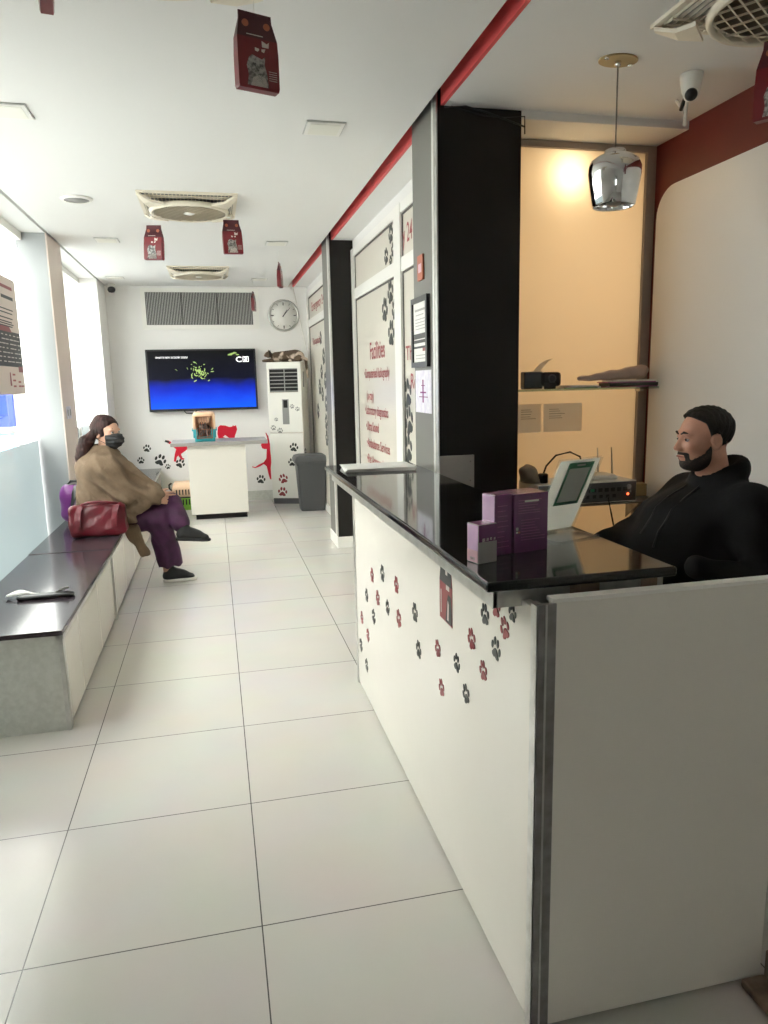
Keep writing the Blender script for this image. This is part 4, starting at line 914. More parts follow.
for s in (1, -1):
    cy_, sy_ = math.cos(FYAW), math.sin(FYAW); T = lambda x, y, z: Vector((HW[0]+x*cy_-y*sy_, HW[1]+x*sy_+y*cy_, HW[2]+z))
    MB().m('mask').tube([T(.04, s*.070, -.02), T(.01, s*.082, .0), T(-.02, s*.090, .02), T(-.028, s*.088, -.02), T(.0, s*.075, -.05), T(.04, s*.062, -.07)], .0018, 6).build('ear_loop', m_)
    MB().m('eyew').lathe(T(.078, s*.030, .004), [(.001, -.008), (.006, -.006), (.009, 0), (.006, .006), (.001, .008)], 12).m('hair').lathe(T(.086, s*.030, .004), [(.001, -.006), (.0055, 0), (.001, .006)], 10).build('eye', woman)
    MB().m('hair').tube([T(.084, s*.012, .024), T(.084, s*.028, .030), T(.072, s*.044, .026)], [.002, .003, .0015], 6).build('eyebrow', woman)
def wtrous(X, Y, Z):
    P = (X, Y, Z); d = cone(P, (-.86, 5.48, .60), (-.84, 5.48, .56), .16, .165, (1, 1.15, .75))
    d = smin(d, cone(P, (-.84, 5.40, .545), (-.44, 5.41, .505), .105, .098), .05)
    d = smin(d, cone(P, (-.84, 5.57, .545), (-.36, 5.49, .600), .105, .078), .05)
    # standing leg, wide leg flaring to the hem
    l = cone(P, (-.44, 5.42, .49), (-.385, 5.49, .14), .090, .086, (1, 1, 1)); d = smin(d, l, .04)
    # crossed leg hanging over
    d = smin(d, cone(P, (-.35, 5.47, .585), (-.29, 5.36, .47), .080, .068), .03)
    cutn = np.maximum(d, .125+.12*(X+.40)-Z); up_ = (X+.29)*.45+(Y-5.36)*-.70-(Z-.47)*.9
    d = np.maximum(cutn, -(Z-.39-.5*(X+.29)*0)*1.0*(1*(Y < 5.405))*(X > -.345)-.02) if False else cutn
    fold = .007*np.sin((X*1.0+Z*.25)*75+np.sin(Z*18)*1.5)*np.clip((.56-Z)/.2, .2, 1)
    return d+fold
tr_ = sdf_obj('trousers', wtrous, ((-1.06, -.18), (5.24, 5.74), (.10, .74)), .010, 'trouser', woman)
def wshawl(X, Y, Z):
    P = (X, Y, Z)
    d = cone(P, (-.785, 5.485, .985), (-.82, 5.485, .90), .085, .15, (1, 1.25, 1)); d = smin(d, cone(P, (-.82, 5.485, .86), (-.845, 5.48, .62), .155, .15, (1, 1.45, 1)), .06)
    d = smin(d, cone(P, (-.80, 5.30, .90), (-.785, 5.68, .90), .078, .078), .07)
    d = smin(d, cone(P, (-.74, 5.30, .86), (-.64, 5.27, .69), .095, .075), .06); d = smin(d, cone(P, (-.66, 5.28, .71), (-.44, 5.36, .675), .072, .055), .05)
    d = smin(d, cone(P, (-.72, 5.62, .86), (-.60, 5.62, .73), .09, .075), .06); d = smin(d, cone(P, (-.62, 5.60, .74), (-.46, 5.48, .70), .07, .05), .05)
    d = smin(d, cone(P, (-.66, 5.45, .84), (-.50, 5.42, .70), .10, .06), .06)
    d = smin(d, cone(P, (-.86, 5.36, .62), (-.64, 5.28, .545), .12, .05), .06); d = smin(d, cone(P, (-.66, 5.28, .55), (-.46, 5.33, .66), .05, .035), .05)
    a, b_ = np.array((.62, -.78)), None; q = (X+.8)*.70+(Z-.95)*.72; s_ = (X+.8)*.72-(Z-.95)*.70
    d = d+.015*(np.abs(np.sin(q*34+np.sin(s_*11)*.9))-.6)*np.clip((s_+.10)/.15, .25, 1)+.006*np.sin(q*95+2)*np.clip((s_)/.2, 0, 1)
    d = d+.006*np.sin(Z*70+X*20)*np.clip((.62-Z)/.1, 0, 1)
    hole = cone(P, (-.765, 5.485, 1.10), (-.775, 5.485, 1.0), .075, .055); d = smax(d, -hole, .015)
    r_ = np.sqrt(((X+.775)/1.0)**2+((Y-5.485)/1.1)**2); ring = np.sqrt((r_-.078)**2+((Z-1.0-.25*(X+.775)*-1))**2)-.026; d = smin(d, ring, .02)
    return smax(d, (.49-Z), .01)
sh_ = sdf_obj('shawl', wshawl, ((-1.08, -.34), (5.14, 5.82), (.47, 1.06)), .0095, 'shawl', woman)
def wtail(X, Y, Z):
    P = (X, Y, Z); d = cone(P, (-.615, 5.30, .44), (-.545, 5.31, .275), .055, .035, (1, .35, 1)); return d+.006*np.sin(X*90)
sdf_obj('coat_hem', wtail, ((-.76, -.50), (5.25, 5.37), (.20, .49)), .009, 'shawl', woman)
def shoe(c, yaw, pitch, name):
    def f(X, Y, Z):
        p = local((X, Y, Z), c, yaw, pitch); d = cone(p, (-.085, 0, .035), (.085, 0, .018), .036, .026, (1, 1.1, 1)); d = smin(d, cone(p, (-.075, 0, .045), (-.070, 0, .088), .036, .034), .02); d = smin(d, cone(p, (-.05, 0, .07), (.03, 0, .045), .032, .028), .02); d = smin(d, cone(p, (.0, 0, .045), (.05, 0, .03), .03, .026), .02)
        op = cone(p, (-.078, 0, .100), (-.07, 0, .14), .026, .03); d = smax(d, -op, .008); return smax(d, -(p[2]-.012), .004)
    def g(X, Y, Z):
        p = local((X, Y, Z), c, yaw, pitch); w = np.interp(p[0], [-.12, -.05, .05, .13], [.034, .033, .043, .030]); d = smax(np.abs(p[1])-w, np.abs(p[2]-.004)-.011, .006); return smax(d, np.abs(p[0])-.126+p[1]**2*12, .012)
    B = ((c[0]-.17, c[0]+.17), (c[1]-.17, c[1]+.17), (c[2]-.13, c[2]+.17))
    o = sdf_obj('shoe', f, B, .0065, 'shoe', woman); sdf_obj('sole', g, B, .0065, 'sole', o)
    return o
shoe((-.33, 5.50, .010), 0.02, 0, 'a'); s2 = shoe((-.205, 5.325, .345), .05, -.10, 'b'); s2.children[0].data.materials[0] = M['shoe']

# ================================================================== RECEPTION COUNTER
K = thing('reception_counter', (.9, 2.3, 0), 'tall cream gloss reception counter with paw prints and black granite top', 'reception counter')
CXL, CY0, CY1, CT = .61, 1.29, 3.315, 1.035
fp = MB().m('gloss').box(CXL, CXL+.02, CY0+.03, CY1-.025, .012, .985).build('front_panel', K)
MB().m('gloss').box(CXL+.03, 1.205, CY0, CY0+.02, .012, 1.0, bev=.001).m('upvc').box(CXL+.03, 1.205, CY0+.001, CY0+.03, 1.0, 1.008).build('end_panel', K)
MB().m('gloss').box(CXL, .93, CY1-.02, CY1, .012, .985).build('end_panel', K)
MB().m('alu').box(CXL-.003, CXL+.004, CY0-.003, CY0+.032, 0, .995).m('alud').box(CXL-.003, CXL+.036, CY0-.004, CY0+.004, 0, 1.0).m('alu').box(CXL+.012, CXL+.016, CY0-.0055, CY0-.003, 0, 1.0).m('louvre').build('corner_trim', K)  # near leg of the corner post in darker aluminium than the side leg
MB().m('alu').box(CXL-.003, CXL+.01, CY1-.028, CY1+.003, 0, .99).build('corner_trim', K)
MB().m('worn').box(CXL+.02, 1.20, CY0+.02, CY0+.035, .02, .99).box(CXL+.02, CXL+.035, CY0+.02, CY1-.02, .02, .98).box(CXL+.03, .93, 2.2, 2.215, .05, .98).box(.915, .93, 1.36, CY1, .78, .985).build('inner_boards', K)
MB().m('worn').box(CXL+.03, 1.40, CY0+.03, 3.0, .725, .745, bev=.002).box(1.37, 1.385, 2.3, 2.99, .0, .725).build('inner_desk', K)
MB().m('alu').box(.548, .945, 1.375, 1.385, .972, 1.013).box(.545, .555, 1.375, 3.52, .972, 1.013).m('worn').box(.553, .94, 1.385, 3.52, .985, 1.013).m('rustwood').box(.72, .79, 1.3735, 1.3755, .985, 1.010).box(.89, .93, 1.373, 1.3755, .975, 1.012).build('apron', K)
MB().m('granite').box(.522, .965, 1.352, 3.60, 1.013, CT, bev=.006, seg=3).build('counter_top', K)
PAWS = [(2.915, .632, 'r'), (2.715, .691, 'k'), (2.485, .707, 'r'), (3.044, .507, 'k'), (2.809, .563, 'r'), (2.637, .576, 'k'), (3.166, .364, 'r'), (2.906, .454, 'k'), (2.455, .588, 'r'), (2.233, .681, 'k'), (3.041, .324, 'r'), (3.213, .215, 'k'), (3.087, .163, 'k'), (2.194, .567, 'k'), (1.978, .65, 'r'), (1.519, .922, 'r'), (1.589, .88, 'k'), (1.423, .937, 'k'), (1.463, .888, 'r'), (1.682, .784, 'r'), (1.518, .819, 'k'), (1.804, .673, 'k'), (1.598, .732, 'r'), (1.943, .54, 'r'), (1.725, .615, 'k')]
random.seed(11)
for y, z, c in PAWS:
    s = .045 if (y, z) == (1.423, .937) else random.uniform(.056, .063) if y < 2 else random.uniform(.066, .076)
    paw(MB(), (CXL-.0003, y, z), (0, -1, 0), (0, 0, 1), s, (-1, 0, 0), 'decal_r' if c == 'r' else 'decal_k', random.uniform(-.5, .5)).build('paw_decal', fp)
# flat bag sticker
x = CXL-.0004; yb, zb_, w_, h_ = 1.955, .765, .115, .175
S = lambda a, b_: (x, yb-a*w_, zb_+b_*h_)
mb = MB().m('decal_r').prism([S(a, b_) for a, b_ in ((0, .0), (.06, 0), (1, 0.0), (1, .66), (.90, .97), (.12, .97), (0, .66))], (-.0008, 0, 0)); x -= .0009
mb.m('letterk').prism([S(a, b_) for a, b_ in ((0.02, .64), (.98, .64), (.90, .96), (.12, .96))], (-.0003, 0, 0)).prism([S(a, b_) for a, b_ in ((.5, .02), (.97, .02), (.97, .3), (.9, .48), (.7, .5), (.6, .36))], (-.0003, 0, 0)); x -= .0004
mb.m('printw').prism([S(a, b_) for a, b_ in ((.5, .80), (.66, .80), (.66, .95), (.5, .95))], (-.0003, 0, 0)).prism([S(a, b_) for a, b_ in ((.55, .56), (.8, .56), (.8, .64), (.55, .64))], (-.0003, 0, 0)).prism([S(a, b_) for a, b_ in ((.62, .06), (.74, .06), (.76, .34), (.68, .40))], (-.0003, 0, 0)).prism([S(a, b_) for a, b_ in ((.12, .1), (.18, .1), (.18, .5), (.12, .5))], (-.0003, 0, 0))
mb.build('bag_decal', fp)

# things on the counter
t = thing('paper_stack', (.74, 3.37, CT), 'flat stack of white papers at the far end of the counter top', 'papers')
for i in range(4):
    Q = Matrix.Translation((.745, 3.375, 0)) @ Matrix.Rotation(-.10+.03*i, 4, 'Z'); MB().m('paper').box(-.165, .165, -.115, .115, CT+.0005+i*.004, CT+.0037+i*.004).build('sheet', t, mtx=Q)
def carton(name, label, ox, oy, ang, w, d, h, keys, marks, grp=None):
    t = thing(name, (ox, oy, CT), label, 'box', grp); t.rotation_euler = (0, 0, ang)
    mb = MB(); b_ = .0015; mb.m(keys[0]).box(0, w, 0, d, 0, h, bev=b_)
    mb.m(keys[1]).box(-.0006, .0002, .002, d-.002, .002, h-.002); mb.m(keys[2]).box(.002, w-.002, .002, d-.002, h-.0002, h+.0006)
    bmesh.ops.recalc_face_normals(mb.bm, faces=mb.bm.faces); me = bpy.data.meshes.new('carton'); mb.bm.to_mesh(me); mb.bm.free()
    for k in mb.mats: me.materials.append(M[k])
    o = bpy.data.objects.new('carton', me); COL.objects.link(o); o.parent = t
    mb = MB()
    for k, face, a0, a1, z0, z1 in marks:
        mb.m(k)
        if face == 'f': mb.box(a0, a1, -.0008, .0002, z0, z1)
        else: mb.box(-.0012, -.0004, a0, a1, z0, z1)
    if marks:
        me = bpy.data.meshes.new('print'); bmesh.ops.recalc_face_normals(mb.bm, faces=mb.bm.faces); mb.bm.to_mesh(me); mb.bm.free()
        for k in mb.mats: me.materials.append(M[k])
        o2 = bpy.data.objects.new('print', me); COL.objects.link(o2); o2.parent = o
    return t
# small box: front-left face pink, right face plum over grey
random.seed(2)
lines = lambda x0, x1, z0, z1, n, k: [(k, 'f', x0, x0+(x1-x0)*random.uniform(.55, 1), z0+i*(z1-z0)/n, z0+i*(z1-z0)/n+.0014) for i in range(n)]
carton('carton', 'smallest pink and grey printed box at the corner of the counter top', .560, 1.502, .28, .052, .044, .090, ('silverp', 'lilac', 'plumtop'),
       [('plum', 'f', .001, .051, .050, .089), ('printw', 'f', .010, .018, .050, .058), ('printw', 'f', .022, .028, .052, .058), ('printw', 'f', .032, .037, .053, .059), ('printw', 'f', .042, .047, .052, .058),
        ('pinkp', 'l', .002, .042, .002, .030), ('silverp', 'l', .012, .030, .006, .014), ('letterk', 'l', .018, .028, .008, .012)])
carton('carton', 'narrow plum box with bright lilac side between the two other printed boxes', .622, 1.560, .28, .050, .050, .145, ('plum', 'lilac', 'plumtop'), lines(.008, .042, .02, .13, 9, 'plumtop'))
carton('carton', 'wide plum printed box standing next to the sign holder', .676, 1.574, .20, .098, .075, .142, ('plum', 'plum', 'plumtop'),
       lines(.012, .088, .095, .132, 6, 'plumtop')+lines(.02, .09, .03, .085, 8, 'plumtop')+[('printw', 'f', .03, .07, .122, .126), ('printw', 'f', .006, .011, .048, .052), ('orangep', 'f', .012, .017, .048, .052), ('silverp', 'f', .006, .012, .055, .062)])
# acrylic sign holder
t = thing('sign_holder', (.87, 1.72, CT), 'clear acrylic stand holding a green-framed sign', 'sign holder')
BR = Vector((.932, 1.775, CT+.004)); U = Vector((.95, .31, 0)).normalized(); V = Vector((.031, -.096, .205)); N = U.cross(V).normalized(); LN = Vector((.030, -.095, 0))
def quad(mb, a0, a1, b0, b1, off, th): return mb.prism([BR-U*(1-a0)*.148+V*b0+N*off, BR-U*(1-a1)*.148+V*b0+N*off, BR-U*(1-a1)*.148+V*b1+N*off, BR-U*(1-a0)*.148+V*b1+N*off], N*th)
mb = MB().m('acryl'); quad(mb, 0, 1, 0, 1.0, 0, .0025); quad(mb, 0, 1, 0, 1.0, -.0065, .0025)
c0 = BR-U*.148; mb.prism([c0+Vector((0, 0, -.0035)), BR+Vector((0, 0, -.0035)), BR+LN+Vector((0, 0, -.0035)), c0+LN+Vector((0, 0, -.0035))], (0, 0, .004)); mb.build('acrylic_stand', t)
sh = MB().m('thin'); quad(sh, .03, .97, .03, .985, -.0035, .0012); s_ = sh.build('sheet', t)
for sd, o_ in (('a', -.0022), ('b', -.0037)):
    th = .0003 if o_ > -.003 else -.0003
    mb = MB().m('green'); quad(mb, .26, .86, .38, .95, o_, th).m('thin'); quad(mb, .32, .80, .425, .875, o_+th, th).m('printw'); quad(mb, .46, .66, .905, .925, o_+th, th); mb.build('green_frame', s_)

# pillar face items
t = thing('framed_certificate', (1.0, 3.46, 1.51), 'black framed certificate hanging on the grey side of the near pillar', 'picture frame')
MB().m('blackp').box(.982, 1.0, 3.325, 3.60, 1.51, 1.535).box(.982, 1.0, 3.325, 3.60, 1.815, 1.84).box(.982, 1.0, 3.325, 3.350, 1.535, 1.815).box(.982, 1.0, 3.575, 3.60, 1.535, 1.815).build('frame', t)
sh = MB().m('paper').box(.990, .994, 3.35, 3.575, 1.535, 1.815).build('sheet', t)
mb = MB().m('silverp').box(.9893, .99, 3.38, 3.55, 1.775, 1.785).box(.9893, .99, 3.40, 3.53, 1.755, 1.76); mb.m('letterk').box(.9893, .99, 3.36, 3.57, 1.625, 1.64).box(.9893, .99, 3.36, 3.57, 1.60, 1.61).box(.9893, .99, 3.36, 3.57, 1.645, 1.67).m('decal_r').box(.9893, .99, 3.36, 3.42, 1.585, 1.60).m('silverp')
for z in (1.735, 1.72, 1.705, 1.69, 1.565, 1.55): mb.box(.9893, .99, 3.38, 3.54, z, z+.004)
mb.build('print', sh)
t = thing('orange_plate', (1.0, 3.45, 1.91), 'small orange plate on the near pillar above the framed certificate', 'plate')
MB().m('orangep').box(.990, 1.0, 3.41, 3.50, 1.915, 2.03, bev=.002).m('pinkp').box(.9893, .9902, 3.43, 3.48, 1.95, 1.99).build('plate', t).name = 'plate_face'
t = thing('wall_notice', (1.0, 3.45, 1.29), 'pale lavender paper notice taped below the framed certificate', 'notice')
MB().m('sticky').box(.9985, 1.0, 3.31, 3.585, 1.29, 1.495).build('sheet', t); mb = MB().m('plumtop')
for a, b_, c, d in ((3.40, 3.50, 1.385, 1.392), (3.44, 3.46, 1.34, 1.45), (3.37, 3.52, 1.365, 1.369), (3.42, 3.48, 1.42, 1.424)): mb.box(.9975, .9985, a, b_, c, d)
mb.build('print', t)
t = recenter(MB().m('silverp').box(1.0, 1.17, 3.196, 3.2045, .90, 1.10, bev=.002).m('alud').lathe((1.15, 3.196, .98), [(.001, 0), (.004, 0), (.004, .002), (.001, .002)], 10, (0, -1, 0)).lathe((1.15, 3.196, 1.07), [(.001, 0), (.004, 0), (.004, .002), (.001, .002)], 10, (0, -1, 0)).build('cover_plate')); tag(t, 'pale grey cover plate low on the front of the black pillar', 'plate')

# ================================================================== BEHIND RECEPTION
t = thing('glass_shelf', (1.8, 3.34, 1.38), 'green-edged glass shelf across the frosted window', 'shelf')
MB().m('shelfglass').box(1.395, 2.218, 3.31, 3.448, 1.382, 1.392).build('shelf_board', t)
MB().m('alu').box(1.41, 1.43, 3.40, 3.448, 1.368, 1.382).box(2.15, 2.17, 3.40, 3.448, 1.368, 1.382).build('bracket', t)
SZ = 1.392
t = thing('card_machine', (1.58, 3.39, SZ), 'dark grey and black device at the left end of the glass shelf', 'device')
Q = Matrix.Translation((1.58, 3.39, SZ)) @ Matrix.Rotation(-.15, 4, 'Z')
MB().m('greyp').box(-.085, .01, -.035, .035, .001, .085, bev=.006, mtx=Q).build('body', t)
MB().m('blackp').box(.0, .10, -.05, .02, .012, .082, bev=.016, mtx=Q).box(.01, .07, -.053, -.048, .0, .03, bev=.004, mtx=Q).m('greyp').lathe(Q @ Vector((.05, -.051, .05)), [(.015, 0), (.022, 0), (.022, .003), (.015, .003), (.015, 0)], 18, (0, -1, 0)).build('hand_unit', t)
MB().m('thin').loft([[Q @ Vector((x_, .01, z_)), Q @ Vector((x_+.04, .01, z_+.008)), Q @ Vector((x_+.04, .013, z_+.008)), Q @ Vector((x_, .013, z_))] for x_, z_ in ((-.03, .08), (-.015, .10), (.01, .125), (.035, .14))], smooth=False).build('receipt', t)
t = recenter(MB().m('paper').box(1.70, 1.88, 3.32, 3.44, SZ, SZ+.008).box(1.71, 1.87, 3.325, 3.44, SZ+.009, SZ+.014).m('green').box(1.68, 1.86, 3.315, 3.32, SZ, SZ+.004).build('notebook')); tag(t, 'open white notebook in the middle of the glass shelf', 'notebook')
t = recenter(MB().m('plumtop').box(1.91, 2.20, 3.325, 3.43, SZ, SZ+.006).m('letterk').box(1.93, 2.205, 3.32, 3.43, SZ+.006, SZ+.022).m('plumtop').box(1.92, 2.19, 3.325, 3.43, SZ+.022, SZ+.028).m('paper').box(1.95, 2.21, 3.325, 3.43, SZ+.028, SZ+.036).build('folder')); tag(t, 'stack of dark folders at the right end of the glass shelf', 'folders')
def roll(X, Y, Z):
    P = (X, Y, Z); d = cone(P, (1.80, 3.39, SZ+.045), (2.14, 3.385, SZ+.075), .012, .036); return d+.004*np.sin(X*60)*np.sin(Z*90)
M['rolls'] = mat('pale_pink_plastic_wrap', (.55, .42, .36), .4)
t = recenter(sdf_obj('plastic_bag', roll, ((1.77, 2.19), (3.33, 3.44), (SZ+.028, SZ+.13)), .007, 'rolls')); tag(t, 'pale pink rolled plastic bag lying on the folders', 'plastic bag')
for (a, b_), lb in (((1.49, 1.63), 'left of two white notices taped to the frosted window'), ((1.645, 1.86), 'right of two white notices taped to the frosted window')):
    t = thing('wall_notice', ((a+b_)/2, GY, 1.17), lb, 'notice', 'notices on the frosted window'); MB().m('thin').box(a, b_, GY+.0175, GY+.0195, 1.17, 1.315).build('sheet', t)
    mb = MB().m('silverp'); random.seed(int(a*100))
    for z in (1.285, 1.275, 1.262, 1.25, 1.24): mb.box(a+.03, a+.03+random.uniform(.05, .09), GY+.0168, GY+.0175, z, z+.003)
    mb.build('print', t)
t = thing('wall_bracket', (1.78, 3.36, .80), 'thin metal bracket shelf carrying the recorder in front of the frosted window', 'shelf'); MB().m('alud').box(1.46, 2.215, 3.24, 3.448, .812, .820).build('shelf_board', t)
for x_ in (1.56, 2.12): MB().m('alud').prism([(x_, 3.446, .812), (x_, 3.446, .70), (x_, 3.30, .812)], (.006, 0, 0)).build('support', t)
t = thing('video_recorder', (1.76, 3.33, .82), 'grey video recorder with black sockets and red light behind the counter', 'recorder')
MB().m('paper').m('plastic').box(1.50, 2.035, 3.215, 3.44, .83, .935, bev=.004).build('casing', t)
mb = MB().m('greyp').box(1.505, 2.03, 3.211, 3.2155, .835, .930).m('blackp')
for i in range(8):
    mb.box(1.72+i*.034, 1.742+i*.034, 3.208, 3.212, .885, .905)
    if i < 6: mb.box(1.72+i*.036, 1.738+i*.036, 3.208, 3.212, .855, .872)
mb.m('louvre').lathe((1.99, 3.211, .905), [(.001, 0), (.012, 0), (.012, .004), (.001, .004)], 14, (0, -1, 0)).m('green').box(1.78, 1.80, 3.2078, 3.2082, .888, .902)
mb.build('rear_panel', t); MB().m('led').lathe((1.985, 3.210, .868), [(.001, 0), (.006, 0), (.005, .003), (.001, .004)], 12, (0, -1, 0)).build('indicator', t)
MB().m('greyp').lathe((1.93, 3.25, .820), [(.001, 0), (.014, 0), (.014, .011), (.001, .011)], 12).lathe((1.55, 3.25, .820), [(.001, 0), (.014, 0), (.014, .011), (.001, .011)], 12).build('foot', t)
t = thing('router', (1.85, 3.33, .936), 'white flat router with two antennas on top of the video recorder', 'router')
MB().m('plastic').loft([rr(1.83, 3.33, .13, .07, .936, .02), rr(1.83, 3.33, .135, .075, .948, .02), rr(1.83, 3.33, .12, .065, .960, .02)]).build('body', t)
for x_ in (1.92, 2.0): MB().m('ant').tube([(x_, 3.39, .945), (x_, 3.395, 1.0), (x_-.003, 3.40, 1.085)], [.006, .005, .003]).build('antenna', t)
t = thing('power_adapter', (1.53, 3.0, .745), 'black charger with looping cable behind the counter', 'charger')
t.location.z = .936; t.location.x = 1.56; t.location.y = 3.30
MB().m('blackp').box(1.535, 1.575, 3.25, 3.29, .936, .985, bev=.008).build('plug', t)
MB().m('blackp').tube([(1.555, 3.27, .98), (1.57, 3.27, 1.02), (1.62, 3.27, 1.07), (1.69, 3.26, 1.085), (1.745, 3.26, 1.06), (1.755, 3.26, 1.02), (1.73, 3.25, .975), (1.69, 3.25, .942)], .005).build('cable', t)
def rag(X, Y, Z):
    P = (X, Y, Z); return smin(ell(P, (1.455, 3.33, 0.975), (.042, .05, .05)), ell(P, (1.465, 3.30, .95), (.048, .045, .030)), .03)+.006*np.sin(X*90)*np.sin(Z*80)
M['rag'] = mat('grey_cloth', (.34, .29, .22), .8)
t = recenter(sdf_obj('cloth_bundle', lambda X, Y, Z: np.maximum(rag(X, Y, Z), .936-Z), ((1.39, 1.54), (3.24, 3.40), (.92, 1.07)), .007, 'rag')); tag(t, 'grey-brown cloth bundle beside the black pillar behind the counter', 'cloth')
t.location.x += .045
t = recenter(MB().m('blackp').tube([(1.87, 3.20, .86), (1.885, 3.19, .78), (1.91, 3.20, .70), (1.93, 3.21, .60), (1.935, 3.22, .40), (1.93, 3.3, .01)], .0045).build('cable')); tag(t, 'black cable hanging down from the video recorder', 'cable')
t = recenter(MB().m('pend').box(2.09, 2.215, 3.38, 3.44, .8205, .885, bev=.004).build('wooden_block')); tag(t, 'small brown wooden block between the recorder and the right wall', 'block')

# chair
t = thing('office_chair', (1.90, 2.40, 0), 'black office chair the man in the hoodie sits on', 'chair')
def cb(X, Y, Z):
    P = (X, Y, Z); return smax(np.abs(X-2.10-.10*(Z-.7)-.12*((Y-2.4)/.25)**2*-.35)-.022, ell(P, (2.10, 2.4, .735), (.5, .25, .26)), .02)
M['chairb'] = mat('black_chair_fabric', (.012, .012, .013), .7)
sdf_obj('backrest', cb, ((2.02, 2.19), (2.13, 2.67), (.46, 1.01)), .012, 'chairb', t)
sdf_obj('seat', lambda X, Y, Z: boxd((X, Y, Z), (1.87, 2.4, .425), (.23, .24, .035), .03), ((1.62, 2.12), (2.14, 2.66), (.38, .47)), .015, 'chairb', t)
MB().m('blackp').tube([(1.88, 2.4, .39), (1.88, 2.4, .09)], .025).build('pole', t)
MB().m('blackp').tube([(1.95, 2.4, .40), (2.12, 2.4, .40), (2.15, 2.4, .50), (2.14, 2.4, .62)], .014).build('back_bracket', t)
for i in range(5):
    a = 2*PI*i/5+.3; e = Vector((1.88+.26*math.cos(a), 2.4+.26*math.sin(a), .07)); lg_ = MB().m('blackp').tube([(1.88, 2.4, .10), e], [.022, .014]).build('leg', t)
    MB().m('blackp').lathe(e+Vector((0, -.012, -.045)), [(.001, 0), (.024, 0), (.024, .022), (.001, .022)], 16, (0, 1, 0)).build('caster', lg_)

# ================================================================== MAN AT RECEPTION
HM = (1.795, 2.40, 1.207); MY = math.radians(172); MS = .99
def mbody(X, Y, Z):
    P = (X, Y, Z); p = local(P, HM, MY, -.03); d = head_sdf([q/MS for q in p])*MS
    d = smin(d, cone(P, (1.825, 2.398, 1.15), (1.85, 2.40, 1.03), .056, .064), .02)
    d = smin(d, cone(P, (1.87, 2.4, .92), (1.90, 2.4, .55), .13, .14, (1, 1.3, 1)), .06)
    for s, kn, an, el_, wr in ((-1, (1.50, 2.27, .49), (1.52, 2.25, .08), (1.87, 2.14, .70), (1.66, 2.28, .65)), (1, (1.50, 2.55, .49), (1.48, 2.56, .08), (1.66, 2.65, .77), (1.43, 2.55, .775))):
        d = smin(d, cone(P, (1.88, 2.4+s*.10, .53), kn, .085, .062), .04); d = smin(d, cone(P, kn, an, .058, .040), .02); d = smin(d, cone(P, an, (an[0]-.15, an[1], .035), .036, .028), .02)
        d = smin(d, cone(P, (1.86, 2.4+s*.17, .98), el_, .050, .042), .03); d = smin(d, cone(P, el_, wr, .040, .027), .015)
    h1 = fingers(P, (1.66, 2.28, .65), (-1, .45, -.25), (0, 1, .1), (0, 0, 1), 1.0, .35); h2 = fingers(P, (1.43, 2.55, .775), (-1, -.25, -.05), (0, -1, .1), (0, 0, 1), 1.0, .35)
    return smin(smin(d, h1, .006), h2, .006)
mx_ = var((1.20, 1.62, .009), (1.62, 1.92, .0045), (1.92, 2.10, .014)); my_ = var((2.06, 2.31, .010), (2.31, 2.49, .0045), (2.49, 2.75, .010)); mz_ = var((.0, .72, .016), (.72, .82, .008), (.82, 1.07, .013), (1.07, 1.345, .0045))
man = recenter(sdf_obj('person', mbody, None, 0, 'skin', axes=(mx_, my_, mz_)))
tag(man, 'bearded man in black hoodie sitting behind the reception counter looking left', 'person')
HB = ((1.66, 1.94), (2.29, 2.51), (1.05, 1.36))
def mhair(X, Y, Z):
    p = [q/MS for q in local((X, Y, Z), HM, MY, -.03)]; x, y, z = p; d = head_sdf(p)
    top = np.interp(x, [-.1, .0, .06, .09], [.005, .009, .014, .013]); h_ = d-top*np.clip((z+.03)/.09, .12, 1)+.0022*np.sin(x*260+y*60+z*90)*np.sin(y*210+z*40)
    line = np.maximum(x-.058-.35*(z-.09), .0)*0+(x-np.interp(z, [-.08, -.035, -.01, .03, .062, .075, .10, .13], [-.065, -.045, .008, .016, .026, .046, .082, .100]))
    ear = ell(p, (-.004, np.sign(1)*0, 0), (.001, .001, .001))
    r = smax(h_, line, .006); r = smax(r, -(z+.085), .006)
    e = np.minimum(ell(p, (-.008, .080, -.006), (.025, .016, .034)), ell(p, (-.008, -.080, -.006), (.025, .016, .034)))
    return smax(r, -e, .004)*MS
sdf_obj('hair', mhair, HB, .0042, 'hair', man)
def mbeard(X, Y, Z):
    p = [q/MS for q in local((X, Y, Z), HM, MY, -.03)]; x, y, z = p; d = head_sdf(p)-.0032+.0008*np.sin(x*700)*np.sin(z*600)
    low = z-np.interp(x, [-.01, .012, .03, .06, .08, .12], [.008, -.026, -.050, -.067, -.078, -.078])+.002*np.sin(x*500)
    reg = smax(low, -(x-.002), .006)
    mou = np.maximum(np.maximum(np.abs(z+.050)-.0055, .070-x), np.abs(y)-.032)
    sid = np.maximum(np.maximum(np.abs(np.abs(y)-.031)-.007, np.abs(z+.066)-.020), .055-x)
    chin = np.maximum(np.maximum(z+.082, .05-x), np.abs(y)-.04)
    reg = np.minimum(np.minimum(np.minimum(reg, mou), sid), chin); ear = np.minimum(ell(p, (-.008, .080, -.006), (.030, .018, .036)), ell(p, (-.008, -.080, -.006), (.030, .018, .036))); return smax(smax(d, reg, .004), -ear, .003)*MS
sdf_obj('beard', mbeard, HB, .0042, 'beard', man)
cm, sm = math.cos(MY), math.sin(MY); TM = lambda x, y, z: Vector((HM[0]+x*cm-y*sm, HM[1]+x*sm+y*cm, HM[2]+z))
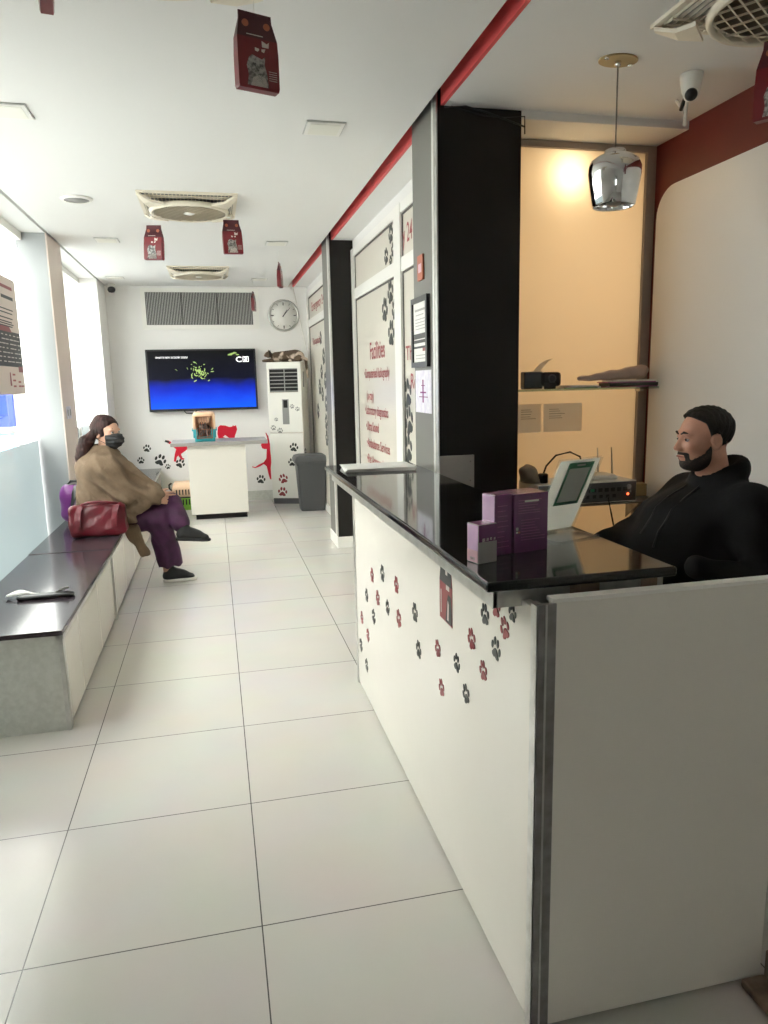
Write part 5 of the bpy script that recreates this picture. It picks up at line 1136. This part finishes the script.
for s in (1, -1):
    MB().m('eyew').lathe(TM(.0775, s*.031, .001), [(.001, -.010), (.007, -.007), (.0105, 0), (.007, .007), (.001, .010)], 14).m('hair').lathe(TM(.0855, s*.031, .001), [(.001, -.0055), (.0055, 0), (.001, .0055)], 12).build('eye', man)
    MB().m('skin').tube([TM(.086, s*.016, .006), TM(.0875, s*.030, .010), TM(.077, s*.045, .004)], [.002, .0034, .002], 6).build('eyelid', man)
    MB().m('hair').tube([TM(.0955, s*.011, .021), TM(.0945, s*.027, .028), TM(.0815, s*.048, .023)], [.003, .0045, .0022], 8).build('eyebrow', man)
M['lip'] = mat('lips', (.36, .13, .11), .5)
MB().m('lip').tube([TM(.086, .022, -.064), TM(.097, .008, -.0625), TM(.097, -.008, -.0625), TM(.086, -.022, -.064)], [.001, .004, .004, .001], 8).build('lips', man)
def hood(X, Y, Z):
    P = (X, Y, Z)
    d = cone(P, (1.875, 2.4, .90), (1.90, 2.4, .60), .155, .165, (1, 1.28, 1)); d = smin(d, cone(P, (1.885, 2.235, .955), (1.865, 2.565, .955), .090, .090), .06)
    for s, el_, wr in ((-1, (1.86, 2.12, .72), (1.62, 2.16, .775)), (1, (1.66, 2.67, .78), (1.45, 2.56, .785))):
        d = smin(d, cone(P, (1.87, 2.4+s*.18, .965), el_, .080, .066), .05); d = smin(d, cone(P, el_, wr, .064, .042), .03)
    d = smin(d, cone(P, (1.74, 2.44, .86), (1.64, 2.46, .66), .14, .15, (1, 1.25, 1)), .08)
    d = smin(d, cone(P, (1.845, 2.4, 1.06), (1.87, 2.4, .98), .070, .10), .04)
    r_ = np.sqrt((X-1.868)**2+((Y-2.4)/1.02)**2); zz = Z-1.068-.30*(X-1.868); rg = np.interp(X, [1.75, 1.86, 1.97], [.026, .034, .036]); d = smin(d, np.sqrt((r_-.076)**2+(zz*.75)**2)-rg, .018)
    d = smax(d, -cone(P, (1.80, 2.4, 1.17), (1.845, 2.4, 1.06), .075, .052), .012)
    f = .005*np.sin((Z*.8+X*.6)*38+np.sin(Y*13)*1.5)+.003*np.sin((Z*.6-X*.8+Y*.3)*52)
    return smax(d+f*np.clip((1.0-Z)/.1, .15, 1), .56-Z, .01)
hd = sdf_obj('hoodie', hood, ((1.36, 2.12), (2.00, 2.78), (.54, 1.17)), .0095, 'hoodie', man)
M['cord'] = mat('black_cord', (.014, .014, .015), .6)
def front_x(y, z):
    xs_ = np.arange(1.45, 1.90, .002); f_ = hood(xs_, np.full_like(xs_, y), np.full_like(xs_, z)); return float(xs_[np.argmax(f_ < 0)])
for s in (-1, 1): MB().m('cord').tube([(front_x(2.4+s*.032+(1.03-z)*s*.03, z)-.002, 2.4+s*.032+(1.03-z)*s*.03, z) for z in (1.03, .99, .95, .91, .87, .83+.02*s)], .0045).build('drawstring', hd)
def mtr(X, Y, Z):
    P = (X, Y, Z); d = cone(P, (1.90, 2.4, .60), (1.89, 2.4, .545), .16, .16, (1, 1.15, .8))
    for s, kn, an in ((-1, (1.50, 2.27, .49), (1.52, 2.25, .13)), (1, (1.50, 2.55, .49), (1.48, 2.56, .13))): d = smin(d, cone(P, (1.88, 2.4+s*.10, .535), kn, .10, .078), .04); d = smin(d, cone(P, kn, an, .074, .062), .03)
    return np.maximum(d, .10-Z)
sdf_obj('trousers', mtr, ((1.38, 2.10), (2.12, 2.68), (.08, .72)), .015, 'hoodie', man)
for c in ((1.455, 2.25, .01), (1.415, 2.56, .01)):
    sdf_obj('shoe', lambda X, Y, Z, c=c: smax(cone(local((X, Y, Z), c, PI), (-.08, 0, .045), (.09, 0, .03), .045, .036), -(Z-.005), .005), ((c[0]-.16, c[0]+.16), (c[1]-.07, c[1]+.07), (-.01, .13)), .012, 'shoe', man)
